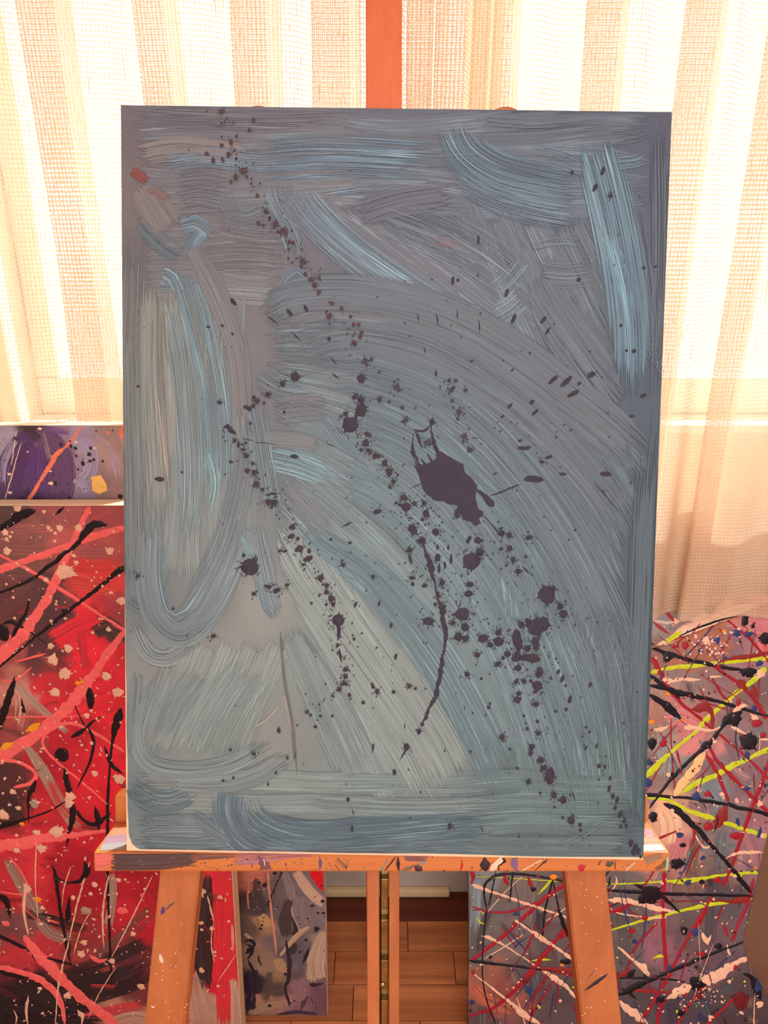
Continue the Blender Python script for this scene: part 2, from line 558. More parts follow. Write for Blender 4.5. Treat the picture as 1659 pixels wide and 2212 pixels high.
structure(box('wall_front', -2.1, 2.1, -2.8, -2.7, 0, 2.6, M_WALL))
structure(box('ceiling', -2.1, 2.1, -2.8, YW + 0.16, 2.6, 2.7, M_CEIL))
fl = structure(box('floor', -2.1, 2.1, -2.8, YW + 0.16, -0.06, -0.006, M_JOINT))
edges = [YW, 1.221] + [1.221 - 0.0745 * i for i in range(1, 30)]
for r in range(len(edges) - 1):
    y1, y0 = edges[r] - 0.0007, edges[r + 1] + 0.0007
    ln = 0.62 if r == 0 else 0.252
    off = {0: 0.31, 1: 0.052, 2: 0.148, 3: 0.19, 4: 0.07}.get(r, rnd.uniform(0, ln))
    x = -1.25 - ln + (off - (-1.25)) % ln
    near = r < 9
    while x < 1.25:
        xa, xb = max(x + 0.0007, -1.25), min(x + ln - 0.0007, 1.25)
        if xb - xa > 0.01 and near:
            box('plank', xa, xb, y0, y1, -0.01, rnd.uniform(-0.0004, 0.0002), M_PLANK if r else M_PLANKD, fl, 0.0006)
        x += ln
# parquet beyond the part in view, laid in wider sheets
box('parquet_sheet', -2.0, 2.0, -2.7, edges[9], -0.01, 0.0, M_PLANK, fl)
for x0, x1 in ((-2.0, -1.25), (1.25, 2.0)):
    box('parquet_sheet', x0, x1, edges[9], YW, -0.01, 0.0, M_PLANK, fl)
bb = structure(box('baseboard_back', -2.0, 2.0, YW - 0.014, YW, 0.0, 0.13, M_BASE2, None, 0.002))
box('quarter_round', -2.0, 0.152, YW - 0.03, YW - 0.014, 0.0, 0.02, M_BASE, bb, 0.005)
# window: frame, mullion, sill and panes
wn = structure(box('window_1', XL, XR, YW - 0.0, YW + 0.16, ZS, ZS + 0.015, M_FRAME))
wy0, wy1 = YW + 0.09, YW + 0.13
for nm, x0, x1, z0, z1 in (('frame_rail', XL, XR, ZS + 0.015, ZS + 0.085), ('frame_rail', XL, XR, ZT - 0.045, ZT),
                           ('frame_stile', XL, XL + 0.045, ZS + 0.085, ZT - 0.045), ('frame_stile', XR - 0.045, XR, ZS + 0.085, ZT - 0.045),
                           ('mullion', 0.135, 0.195, ZS + 0.085, ZT - 0.045)):
    box(nm, x0, x1, wy0, wy1, z0, z1, M_FRAME, wn, 0.004)
tg = NT('window_glass')
g1 = tg.n('ShaderNodeBsdfTransparent'); g1.inputs[0].default_value = (0.96, 0.98, 0.97, 1)
g2 = tg.n('ShaderNodeBsdfGlossy'); g2.inputs['Roughness'].default_value = 0.02
gm = tg.n('ShaderNodeMixShader')
gm.inputs[0].default_value = 0.05; tg.t.links.new(g1.outputs[0], gm.inputs[1]); tg.t.links.new(g2.outputs[0], gm.inputs[2])
M_GLASS = tg.done(gm.outputs[0])
for x0, x1 in ((XL + 0.045, 0.135), (0.195, XR - 0.045)):
    box('pane', x0, x1, YW + 0.108, YW + 0.112, ZS + 0.085, ZT - 0.045, M_GLASS, wn)

# ================================================================== CURTAINS
def curtain_material():
    t = NT('open_weave_voile')
    u, v = t.uv('uv')
    co = t.vec(t.math('MULTIPLY', u, 140.0), t.math('MULTIPLY', v, 30.0))
    wob = t.math('MULTIPLY', t.math('SUBTRACT', t.noise(t.vec(t.math('MULTIPLY', u, 90.0), t.math('MULTIPLY', v, 75.0)), 1.0, 1.0), 0.5), 0.0042)
    uu = t.math('DIVIDE', t.math('ADD', u, wob), 0.0058)
    du = t.math('ABSOLUTE', t.math('SUBTRACT', t.math('FRACT', uu), 0.5))
    slub = t.step(t.noise(t.vec(t.math('MULTIPLY', t.math('FLOOR', uu), 7.31), t.math('MULTIPLY', v, 26.0)), 1.0, 1.0), 0.60, 0.78)
    wv = t.math('ADD', 0.065, t.math('MULTIPLY', slub, 0.13))
    tv = t.math('SUBTRACT', 1.0, t.step(du, wv, t.math('ADD', wv, 0.07)))
    zig = t.math('MULTIPLY', t.math('SINE', t.math('MULTIPLY', u, 2 * math.pi / 0.0029)), 0.00045)
    vv = t.math('DIVIDE', t.math('ADD', v, t.math('ADD', zig, t.math('MULTIPLY', wob, 0.35))), 0.0066)
    dv = t.math('ABSOLUTE', t.math('SUBTRACT', t.math('FRACT', vv), 0.5))
    th = t.math('SUBTRACT', 1.0, t.step(dv, 0.075, 0.14))
    fz = t.math('SINE', t.math('MULTIPLY', u, 2 * math.pi / 0.00165))
    film = t.math('ADD', 0.13, t.math('MULTIPLY', t.math('MULTIPLY', fz, fz), 0.2))
    film = t.math('ADD', film, t.step(v, 0.85, 1.18, 0.34, 0.0))      # the weave tightens towards the hem
    cov = t.math('MAXIMUM', t.math('MAXIMUM', tv, th), film, True)
    c = t.mix(t.step(t.noise(co, 0.1, 3.0), 0.3, 0.7), S(224, 188, 156), S(236, 208, 180))
    d = t.n('ShaderNodeBsdfDiffuse'); t.put(d.inputs[0], c)
    tr = t.n('ShaderNodeBsdfTranslucent'); t.put(tr.inputs[0], t.mix(0.5, c, S(242, 202, 172)))
    m1 = t.n('ShaderNodeMixShader'); m1.inputs[0].default_value = 0.2
    t.t.links.new(d.outputs[0], m1.inputs[1]); t.t.links.new(tr.outputs[0], m1.inputs[2])
    tp = t.n('ShaderNodeBsdfTransparent')
    m2 = t.n('ShaderNodeMixShader'); t.put(m2.inputs[0], cov)
    t.t.links.new(tp.outputs[0], m2.inputs[1]); t.t.links.new(m1.outputs[0], m2.inputs[2])
    return t.done(m2.outputs[0])
M_VOILE = curtain_material()

def curtain_panel(x_start, x_end, bands, yc, z0, z1, parent, seed):
    """cloth with flat Z-folds: at every band the cloth doubles back on itself"""
    r = random.Random(seed)
    path = []
    def add(x, y):
        path.append((x, y))
    rear, front = yc + 0.020, yc - 0.016
    x = x_start
    y = front
    ph = r.uniform(0, 6)
    for (b0, b1) in bands + [(x_end, None)]:
        n = max(4, int((b0 - x) / 0.008))
        xs = x
        for i in range(n):
            f = i / n
            s = f * f * (3 - 2 * f)
            add(xs + (b0 - xs) * f, front + (rear - front) * s + 0.005 * math.sin(f * math.pi * 2 * max(1, round((b0 - xs) / 0.09)) + ph) * math.sin(f * math.pi))
        if b1 is None:
            break
        m = max(4, int((b1 - b0) / 0.008))
        mid = yc + 0.002
        for i in range(m):
            add(b0 + (b1 - b0) * i / m, rear)
        for k in range(1, 6):
            th = k / 6 * math.pi
            add(b1 + 0.006 * math.sin(th), (rear + mid) / 2 + (rear - mid) / 2 * math.cos(th))
        for i in range(m + 1):
            add(b1 - (b1 - b0) * i / m, mid + (i / m - 0.5) * 0.001)
        for k in range(1, 6):
            th = k / 6 * math.pi
            add(b0 - 0.006 * math.sin(th), (mid + front) / 2 + (mid - front) / 2 * math.cos(th))
        for i in range(m):
            add(b0 + (b1 - b0) * i / m, front + 0.003 * math.sin(i / m * math.pi))
        x = b1
    s = [0.0]
    for i in range(1, len(path)):
        s.append(s[-1] + math.hypot(path[i][0] - path[i - 1][0], path[i][1] - path[i - 1][1]))
    NZ = 40
    V, Fc, uv = [], [], []
    for k in range(NZ + 1):
        z = z0 + (z1 - z0) * k / NZ
        for (px_, py_), u in zip(path, s):
            wob = 0.006 * math.sin(z * 4.1 + px_ * 9.0) + 0.003 * math.sin(z * 9.7 + px_ * 23.0)
            V.append((px_ + wob * 0.5, py_ + wob * 0.35, z + (0.004 * math.sin(u * 37.0) if k == 0 else 0)))
            uv.append((u, z))
    n = len(path)
    for k in range(NZ):
        for i in range(n - 1):
            q = k * n + i
            Fc.append((q, q + 1, q + n + 1, q + n))
    return mesh('voile', V, Fc, M_VOILE, parent, True, uv)

def tx(px):   # x of a fold seen at the top rim of the view, on the curtain's own sheet
    d = ray(px, 0)
    return CAM.x + d.x * (1.215 / d.y)

cl = root('sheer_curtain', 'cream open-weave sheer curtain on the left, hanging behind the purple painting', 'curtain', loc=(-0.5, 1.235, 0.79))
cr = root('sheer_curtain', 'cream open-weave sheer curtain on the right, its hem over the drip painting', 'curtain', loc=(0.5, 1.19, 0.79))
p1 = curtain_panel(-1.2, tx(985), [(-0.95, -0.86), (-0.70, -0.63), (tx(30), tx(125)), (tx(288), tx(370)), (tx(505), tx(592)), (tx(676), tx(770))],
                   1.24, 0.83, 2.5, cl, 3)
p1.location = (0.5, -1.235, -0.79)
p2 = curtain_panel(tx(862), 1.5, [(tx(885), tx(925)), (tx(945), tx(995)), (tx(1022), tx(1042)), (tx(1066), tx(1112)), (tx(1268), tx(1350)), (tx(1478), tx(1558)), (tx(1660), tx(1725)), (0.80, 0.86), (1.02, 1.1)],
                   1.19, 0.79, 2.5, cr, 5)
p2.location = (-0.5, -1.19, -0.79)

# ================================================================== EASEL
LEAN = 17.37
EP = lean_plane(0, 0.5494, 0.8831, LEAN)          # the leaning plane the canvas front lies in
easel = root('easel', 'orange beech easel with paint-smeared tray holding the grey-blue canvas', 'easel', loc=(0, 0.30, 0))
EO = Vector((0, 0.30, 0))
def ew(a, b, c):
    return EP.w(a, b, c) - EO
def ebox(name, a0, a1, b0, b1, c0, c1, mat, bevel=0.0015, parent=easel):
    return hexa(name, [ew(a0, b0, c0), ew(a1, b0, c0), ew(a1, b0, c1), ew(a0, b0, c1),
                       ew(a0, b1, c0), ew(a1, b1, c0), ew(a1, b1, c1), ew(a0, b1, c1)], mat, parent, bevel)
def el(px, py, c):
    return EP.loc(px, py, c)
BF = -0.8831 / math.cos(math.radians(LEAN))       # the plane meets the floor here
TC = -0.015                                       # the canvas overhangs the tray's front by this much
tl = el(203, 1883, TC); tr_ = el(1446, 1883, TC); tt = min(el(829, 1840, TC)[1], -0.0045)
TD = TC - 0.062
tray = ebox('tray', tl[0], tr_[0], tl[1], tt, TD, TC, M_WOODX, 0.002)
bl = el(243, 1780, TD); br = el(1403, 1780, TD)
ebox('back_rail', el(246, 1740, TD + 0.004)[0], el(1402, 1740, TD + 0.004)[0], tt, tt + 0.030, TD - 0.018, TD + 0.002, M_WOODX, 0.003)
# the two splayed front legs, rounded at the top
def leg(pt, pb):
    c0, c1 = -0.062, -0.038
    top = el(*pt, c1); low = el(*pb, c1)
    k = (low[0] - top[0]) / (low[1] - top[1])
    hw = 0.0205
    b_top, b_bot = top[1] + 0.001, BF - 0.008
    a_top, a_bot = top[0], top[0] + k * (b_bot - top[1])
    V, Fc = [], []
    prof = [(a_bot - hw, b_bot), (a_bot + hw, b_bot)]
    for i in range(9):
        th = i / 8 * math.pi
        prof.append((a_top + hw * math.cos(th), b_top - hw + hw * math.sin(th)))
    n = len(prof)
    bm = bmesh.new()
    f0 = [bm.verts.new(ew(a, b, c1)) for a, b in prof]; f1 = [bm.verts.new(ew(a, b, c0)) for a, b in prof]
    bm.faces.new(f0); bm.faces.new(f1[::-1])
    for i in range(n):
        bm.faces.new((f0[i], f1[i], f1[(i + 1) % n], f0[(i + 1) % n]))
    bmesh.ops.recalc_face_normals(bm, faces=bm.faces)
    bmesh.ops.bevel(bm, geom=list(bm.edges), offset=0.0015, segments=2, affect='EDGES')
    me = bpy.data.meshes.new('leg'); bm.to_mesh(me); bm.free(); me.materials.append(M_WOOD)
    o = bpy.data.objects.new('leg', me); COL.objects.link(o); o.parent = easel
    return (a_top, b_top, a_bot, b_bot)
leg((557, 228), (369, 2050)); leg((1093, 230), (1285, 2050))
# centre post: two rails with a brass ratchet between, solid mast above
cR = -0.062
for x0, x1 in ((793, 819), (840.5, 862.5)):
    a0 = el(x0, 2040, -0.040)[0]; a1 = el(x1, 2040, -0.040)[0]
    ebox('centre_rail', a0, a1, BF + 0.22, tt + 0.20, cR, -0.040, M_WOOD, 0.001)
ra0, ra1 = el(819, 2040, -0.042)[0] + 0.0006, el(840.5, 2040, -0.042)[0] - 0.0006
ebox('slot_back', ra0, ra1, BF + 0.23, tt + 0.02, cR - 0.004, cR + 0.004, M_SLOT, 0)
xa = el(823, 2040, -0.052)[0]; xb = ra1 - 0.0003
rat = ebox('ratchet_strip', xa, xb, BF + 0.24, tt + 0.01, cR + 0.004, cR + 0.0075, M_BRASS, 0.0004)
bs = [el(829, y, -0.048)[1] for y in (1897, 1985, 2070.5, 2156, 2241)]
pitch = bs[0] - bs[1]
for k in range(-1, 10):
    b_top = bs[0] - k * pitch
    if b_top - pitch < BF + 0.25:
        break
    b_bot = b_top - pitch * 0.82
    hexa('ratchet_tooth', [ew(xa, b_bot, cR + 0.0075), ew(xb, b_bot, cR + 0.0075), ew(xb, b_bot, cR + 0.010), ew(xa, b_bot, cR + 0.010),
                           ew(xa, b_top, cR + 0.0075), ew(xb, b_top, cR + 0.0075), ew(xb, b_top, cR + 0.0155), ew(xa, b_top, cR + 0.0155)],
         M_BRASS, easel, 0.0007)
sb = el(826.5, 2128, cR + 0.012)
bm = bmesh.new()
bmesh.ops.create_uvsphere(bm, u_segments=14, v_segments=8, radius=0.0032)
for v in bm.verts:
    v.co = ew(sb[0] + v.co.x, sb[1] + v.co.y, cR + 0.0118 + v.co.z * 0.45)
me = bpy.data.meshes.new('screw'); bm.to_mesh(me); bm.free(); me.materials.append(M_BRASS)
o = bpy.data.objects.new('screw', me); COL.objects.link(o); o.parent = easel
m0, m1 = el(790, 120, -0.038)[0], el(868.5, 120, -0.038)[0]
ebox('mast', m0, m1, tt + 0.20, 1.12, -0.062, -0.038, M_MAST, 0.0015)
ebox('cross_bar', -0.19, 0.19, tt + 0.33, tt + 0.37, -0.080, -0.063, M_WOODX, 0.002)
ebox('lower_cross_bar', -0.36, 0.36, BF + 0.20, BF + 0.245, -0.082, -0.063, M_WOODX, 0.002)
# rear prop leg
top = EP.w(-0.012, 0.55, -0.080); bot = Vector((-0.0245, 1.155, 0.0))
hw = 0.0125
d = (bot - top).normalized(); nn = Vector((1, 0, 0)).cross(d).normalized() * 0.010
hexa('rear_leg', [bot + Vector((-hw, 0, 0)) - nn - EO, bot + Vector((hw, 0, 0)) - nn - EO, bot + Vector((hw, 0, 0)) + nn - EO, bot + Vector((-hw, 0, 0)) + nn - EO,
                  top + Vector((-hw, 0, 0)) - nn - EO, top + Vector((hw, 0, 0)) - nn - EO, top + Vector((hw, 0, 0)) + nn - EO, top + Vector((-hw, 0, 0)) + nn - EO],
     M_WOOD, easel, 0.0015)

# ================================================================== GREY-BLUE PAINTING ON THE EASEL
_TL, _TR, _BR, _BL = Vector((-0.2392, 0.7609, 1.5542)), Vector((0.2607, 0.7557, 1.5480)), Vector((0.2502, 0.5468, 0.8800)), Vector((-0.2498, 0.5520, 0.8862))
MP = Plane((_BL + _BR) / 2, _TR - _TL, _TL - _BL)
painting = root('painting', 'grey-blue abstract painting with dark purple paint splatter, standing on the easel', 'painting', MP)
stretcher(painting, -0.25, 0.25, 0.0, 0.70, 0.018, M_RAW, 0.0015)
BASE = [(300, 260, (112, 100, 108)), (600, 255, (108, 103, 112)), (900, 260, (95, 97, 110)), (1200, 260, (88, 90, 106)), (1430, 260, (85, 86, 102)),  # upper rows carry the lens veil's purple haze in their paint tone
        (300, 420, (118, 105, 105)), (450, 420, (110, 100, 106)), (620, 420, (108, 103, 110)), (900, 440, (93, 92, 106)), (1100, 430, (94, 100, 114)), (1300, 430, (90, 97, 112)), (1430, 420, (84, 88, 104)),
        (300, 560, (105, 98, 100)), (500, 560, (112, 106, 112)), (800, 540, (103, 102, 113)), (1000, 560, (99, 98, 110)), (1200, 560, (90, 92, 107)), (1420, 560, (82, 86, 100)),
        (290, 700, (118, 112, 110)), (400, 700, (110, 115, 120)), (560, 700, (116, 110, 112)), (750, 700, (104, 102, 112)), (950, 700, (93, 96, 106)), (1150, 700, (90, 96, 108)), (1420, 700, (80, 86, 98)),
        (290, 850, (120, 115, 112)), (350, 850, (130, 124, 118)), (600, 850, (108, 106, 112)), (800, 850, (100, 102, 110)), (1000, 850, (90, 97, 106)), (1200, 850, (85, 94, 105)), (1400, 850, (78, 85, 98)),
        (300, 1000, (118, 119, 120)), (360, 1000, (136, 131, 124)), (620, 1000, (112, 115, 120)), (850, 1000, (100, 107, 114)), (1100, 1000, (86, 97, 106)), (1390, 1000, (75, 87, 99)),
        (300, 1150, (110, 115, 118)), (450, 1150, (124, 128, 127)), (700, 1150, (107, 112, 117)), (900, 1150, (99, 110, 117)), (1100, 1150, (86, 99, 108)), (1390, 1150, (73, 87, 97)),
        (300, 1300, (106, 111, 114)), (480, 1300, (124, 124, 122)), (560, 1300, (138, 136, 131)), (700, 1300, (126, 132, 131)), (900, 1300, (100, 114, 120)), (1150, 1300, (86, 101, 109)), (1390, 1300, (70, 85, 94)),
        (300, 1450, (128, 127, 124)), (500, 1450, (140, 138, 133)), (680, 1450, (127, 133, 131)), (800, 1450, (119, 129, 129)), (1000, 1450, (100, 115, 119)), (1250, 1450, (81, 96, 102)), (1390, 1450, (68, 83, 91)),
        (300, 1600, (117, 121, 121)), (450, 1600, (128, 134, 131)), (600, 1600, (132, 132, 129)), (720, 1600, (121, 129, 127)), (850, 1600, (124, 133, 131)), (1000, 1600, (92, 106, 112)), (1250, 1600, (85, 103, 107)), (1380, 1600, (70, 87, 93)),
        (290, 1720, (105, 114, 119)), (400, 1720, (118, 124, 125)), (550, 1720, (121, 125, 124)), (750, 1720, (119, 127, 125)), (900, 1720, (123, 132, 129)), (1100, 1720, (95, 109, 113)), (1300, 1720, (88, 105, 109)), (1380, 1720, (72, 87, 93)),
        (300, 1830, (112, 121, 123)), (400, 1830, (115, 123, 123)), (520, 1830, (92, 105, 113)), (750, 1830, (85, 99, 110)), (950, 1830, (83, 99, 107)), (1150, 1830, (99, 112, 115)), (1370, 1830, (80, 93, 99))]
BASE = [(x, y, (c[0] * 0.99, c[1], c[2] * 0.995)) for x, y, c in BASE]
def main_outline(a, b, fu, fv):
    # the paint stops short of the lower rim and leaves the lower left corner bare
    a = a + (0.0022 + 0.0004 * math.sin(b * 90)) * (1 - fu) * max(0, 1 - fv * 2.2)
    b = b + (0.0024 + 0.0006 * math.sin(a * 31)) * (1 - fv) ** 8
    da, db = (a + 0.25), b
    if da < 0.012 and db < 0.016:
        k = max(0.0, 1 - da / 0.012) * max(0.0, 1 - db / 0.016)
        a += 0.0055 * k; b += 0.0075 * k
    return a, b
colour_grid('painted_ground', MP, painting, -0.2498, 0.2498, 0.0004, 0.6996, 90, 126, BASE, M_MAIN, outline=main_outline, power=3.2)
A = Painter(MP, painting, (-0.2496, 0.2496, 0.003, 0.6995))
A.tint = (0.995, 1.0, 0.985)
br_ = A.brush
def base_at(x, y):
    wt = 0; c = [0, 0, 0]
    for X, Y, C in BASE:
        q = 1 / (((x - X) ** 2 + (y - Y) ** 2) + 200) ** 1.6
        wt += q
        c = [u + q * v for u, v in zip(c, C)]
    j = rnd.uniform(0.96, 1.05)
    return tuple(min(255, u / wt * j) for u in c)
def fill(pts, w, sheen=0.5, a=0.95, dry=0.12, soft=0.35):
    # split long passes so that each takes the tone of the ground it was laid on
    n = len(pts)
    for i in range(0, n - 1, 2):
        seg = pts[max(i - 1, 0):min(i + 4, n)]
        if len(seg) < 2:
            continue
        m = seg[len(seg) // 2]
        br_(seg, w, base_at(*m), a, dry, sheen, soft)
for y, w in ((262, 60), (305, 66), (352, 74), (398, 70), (436, 60)):
    fill([(272 + 146 * i, y + rnd.uniform(-7, 7) + 12 * math.sin(i * 0.9 + y)) for i in range(9)], w)
for y in (480, 520, 560, 600, 640):
    fill([(300 + 80 * i, y + rnd.uniform(-8, 8)) for i in range(5)], 54, 0.4)
for x in (284, 330, 376, 422, 468, 512):
    fill([(x + 10 * math.sin(i * 0.8 + x), 620 + 110 * i) for i in range(7)], 62, 0.5)
for k in range(6):
    fill([(600 + 70 * k + 60 * i, 420 + 18 * k + 46 * i) for i in range(6)], 74, 0.6)
for k in range(5):
    fill([(1000 + 74 * k + 34 * i, 440 + 10 * k + 70 * i) for i in range(6)], 72, 0.55)
_O = [(560, 660), (760, 640), (950, 680), (1130, 780), (1290, 900), (1400, 1060)]
_I = [(600, 1100), (690, 1220), (790, 1360), (890, 1500), (960, 1620), (1020, 1740)]
_Q = [(560, 790), (760, 820), (940, 900), (1100, 1080), (1210, 1300), (1300, 1600)]
for k in range(13):
    f = k / 12
    pts_ = [((1 - f) ** 2 * o_[0] + 2 * f * (1 - f) * q_[0] + f * f * i_[0], (1 - f) ** 2 * o_[1] + 2 * f * (1 - f) * q_[1] + f * f * i_[1]) for o_, q_, i_ in zip(_O, _Q, _I)]
    fill(pts_, 84, 0.55)
for k in range(6):
    fill([(1090 + 52 * k + 14 * i, 1200 + 26 * k + 120 * i) for i in range(6) if 1200 + 26 * k + 120 * i < 1850], 66, 0.6)
for k in range(5):
    fill([(400 + 52 * k - 26 * i, 1380 + 66 * i) for i in range(5)], 66, 0.5)
for k in range(5):
    fill([(620 + 60 * k + 34 * i, 1360 + 50 * k * 0.6 + 70 * i) for i in range(6) if 1360 + 30 * k + 70 * i < 1760], 70, 0.5)
for y in (1690, 1738, 1786, 1828):
    fill([(280 + 140 * i, y + rnd.uniform(-8, 8)) for i in range(9)], 56, 0.45)
# --- upper left
br_([(285, 255), (500, 262), (760, 258)], 60, (112, 106, 114), 0.7, 0.5, 0.1, 0.5)
br_([(292, 340), (370, 325), (470, 330), (560, 345)], [56, 66, 70, 60], (126, 116, 117), 0.9, 0.15, 0.1, 0.3)
br_([(345, 352), (430, 338), (520, 346), (600, 356)], [60, 66, 66, 50], (112, 126, 144), 0.8, 0.4, 0.8, 0.4)
br_([(540, 346), (680, 336), (840, 342), (968, 352)], [110, 120, 112, 96], (104, 120, 138), 0.8, 0.4, 0.85, 0.35)
br_([(560, 380), (720, 366), (860, 372), (960, 378)], [60, 66, 60, 40], (102, 114, 132), 0.6, 0.5, 0.8, 0.5)
br_([(376, 392), (440, 384), (500, 395)], 70, (106, 100, 110), 0.6, 0.3, 0.2, 0.5)
br_([(378, 440), (430, 424), (495, 440)], 96, (106, 100, 108), 0.7, 0.55, 0.9, 0.5)
br_([(300, 400), (330, 450), (368, 505)], [40, 92, 84], (118, 108, 110), 0.97, 0.1, 0.15, 0.25)
br_([(282, 366), (304, 382), (324, 396)], [22, 34, 14], (126, 66, 64), 0.95, 0.1, 0.1, 0.5)
br_([(312, 414), (346, 420), (372, 440)], [16, 30, 20], (120, 88, 90), 0.8, 0.2, 0.2, 0.6)
br_([(480, 400), (520, 470), (600, 440)], [60, 90, 60], (110, 118, 132), 0.5, 0.5, 0.8, 0.6)
br_([(460, 480), (540, 500), (640, 505)], 66, (112, 106, 114), 0.6, 0.3, 0.4, 0.4)
br_([(420, 560), (520, 548), (640, 560)], 110, (113, 108, 114), 0.6, 0.4, 0.35, 0.4)
br_([(300, 478), (340, 520), (395, 560)], [36, 56, 50], (100, 108, 118), 0.9, 0.3, 0.85, 0.25)
br_([(388, 500), (420, 488), (462, 520)], [60, 66, 40], (112, 128, 144), 0.75, 0.4, 0.9, 0.4)
br_([(402, 566), (420, 520), (450, 486)], [44, 52, 40], (114, 128, 144), 0.7, 0.3, 0.8, 0.4)
# --- upper middle
br_([(592, 392), (606, 440), (640, 500), (660, 560)], [60, 84, 96, 70], (110, 116, 130), 0.8, 0.4, 0.9, 0.35)
br_([(606, 640), (640, 596), (672, 640)], [40, 56, 44], (114, 128, 144), 0.75, 0.3, 0.9, 0.4)
br_([(760, 470), (860, 436), (1000, 418)], [70, 86, 60], (92, 90, 105), 0.85, 0.2, 0.15, 0.4)
br_([(676, 428), (730, 416), (860, 404), (992, 408)], [14, 18, 16, 12], (112, 122, 138), 0.7, 0.4, 0.7, 0.5)
br_([(800, 450), (930, 500), (1040, 560), (1140, 640)], [80, 130, 150, 120], (101, 106, 119), 0.65, 0.5, 0.6, 0.4)
br_([(900, 500), (990, 530), (1080, 580)], [70, 90, 70], (100, 98, 110), 0.5, 0.4, 0.4, 0.5)
br_([(930, 515), (975, 525), (1010, 545)], [26, 44, 20], (124, 84, 92), 0.5, 0.5, 0.4, 0.7)
br_([(636, 410), (664, 452), (730, 520), (820, 590), (930, 660), (1010, 700)], [60, 92, 104, 100, 84, 50], (110, 120, 134), 0.9, 0.25, 0.85, 0.25)
br_([(664, 424), (690, 462), (760, 530), (860, 600), (960, 660)], [20, 40, 44, 40, 24], (128, 150, 164), 0.8, 0.3, 0.9, 0.5)
br_([(1140, 560), (1096, 612), (1052, 640)], [40, 80, 60], (118, 132, 142), 0.65, 0.5, 0.95, 0.5)
br_([(1130, 640), (1100, 668), (1060, 690)], [70, 90, 50], (112, 122, 130), 0.7, 0.3, 0.6, 0.5)
# --- upper right
br_([(1010, 262), (1160, 270), (1330, 256)], [30, 40, 30], (96, 100, 114), 0.5, 0.7, 0.4, 0.6)
br_([(966, 262), (1000, 330), (1070, 378), (1170, 404), (1275, 420)], [60, 110, 128, 120, 120], (98, 112, 128), 0.9, 0.25, 0.9, 0.25)
br_([(980, 372), (1060, 420), (1160, 452), (1276, 470)], [60, 90, 96, 80], (98, 110, 126), 0.85, 0.35, 0.85, 0.3)
br_([(1130, 330), (1200, 344), (1270, 370)], [40, 56, 40], (100, 112, 128), 0.6, 0.5, 0.7, 0.5)
br_([(1140, 536), (1210, 520), (1280, 530)], 40, (95, 100, 114), 0.6, 0.5, 0.7, 0.5)
br_([(1160, 590), (1220, 596), (1284, 590)], 70, (92, 96, 110), 0.7, 0.4, 0.6, 0.4)
br_([(1330, 356), (1370, 352), (1400, 340)], [36, 34, 26], (104, 122, 138), 0.75, 0.4, 0.9, 0.4)
br_([(1310, 300), (1370, 290), (1420, 268)], [60, 70, 40], (90, 94, 108), 0.5, 0.6, 0.5, 0.6)
br_([(1150, 596), (1200, 680), (1270, 780), (1352, 892)], [40, 110, 110, 14], (88, 92, 106), 0.95, 0.15, 0.35, 0.2)
br_([(1190, 640), (1262, 750), (1352, 884)], [60, 80, 14], (92, 106, 120), 0.5, 0.6, 0.8, 0.5)
br_([(1276, 280), (1310, 400), (1340, 540), (1358, 680), (1362, 790), (1360, 895)], [70, 120, 126, 110, 80, 10], (102, 122, 138), 0.95, 0.2, 0.95, 0.2)
br_([(1300, 470), (1340, 600), (1358, 720), (1358, 880)], [40, 66, 60, 10], (118, 146, 162), 0.8, 0.35, 0.9, 0.5)
br_([(1420, 250), (1426, 420), (1424, 640), (1412, 860)], [50, 60, 56, 50], (82, 86, 101), 0.8, 0.2, 0.15, 0.5)
br_([(1370, 420), (1400, 560), (1414, 720), (1408, 880)], [30, 44, 44, 30], (88, 95, 110), 0.7, 0.4, 0.55, 0.5)
# --- long sweep from the middle to the lower right
br_([(640, 820), (760, 800), (900, 838), (1030, 925), (1150, 1060), (1250, 1220), (1330, 1400), (1372, 1600), (1378, 1700)], [120, 130, 140, 140, 150, 150, 140, 110, 80], (88, 98, 107), 0.8, 0.2, 0.35, 0.4)
br_([(600, 760), (740, 730), (900, 756), (1050, 836), (1200, 960), (1320, 1110), (1386, 1260)], [90, 120, 130, 130, 130, 120, 80], (88, 95, 105), 0.85, 0.15, 0.2, 0.35)
br_([(560, 690), (640, 650), (780, 646), (930, 676), (1080, 750), (1230, 860), (1340, 950), (1400, 1020)], [60, 100, 110, 110, 110, 110, 100, 60], (91, 95, 105), 0.95, 0.12, 0.25, 0.12)
br_([(584, 700), (680, 668), (800, 676), (900, 700)], [60, 80, 80, 50], (101, 99, 109), 0.6, 0.4, 0.6, 0.4)
br_([(660, 740), (760, 722), (880, 740)], [40, 70, 60], (100, 102, 112), 0.5, 0.5, 0.6, 0.5)
br_([(690, 900), (800, 905), (920, 965), (1030, 1074), (1120, 1204), (1200, 1362), (1268, 1560), (1310, 1760)], [110, 140, 140, 140, 140, 140, 140, 110], (90, 105, 113), 0.8, 0.25, 0.5, 0.35)
br_([(690, 1010), (800, 1050), (900, 1130), (1000, 1250), (1080, 1395), (1150, 1560), (1196, 1720), (1206, 1800)], [90, 120, 130, 130, 130, 130, 120, 90], (96, 112, 119), 0.85, 0.25, 0.6, 0.3)
br_([(1010, 1000), (1140, 1120), (1240, 1290), (1310, 1480)], [40, 70, 80, 60], (84, 97, 105), 0.5, 0.5, 0.4, 0.5)
br_([(1296, 1290), (1300, 1370), (1280, 1440)], [60, 110, 70], (74, 87, 94), 0.6, 0.1, 0.1, 0.9)
br_([(1412, 880), (1396, 1060), (1384, 1400), (1366, 1840)], [70, 84, 80, 64], (73, 86, 96), 0.97, 0.05, 0.15, 0.7)
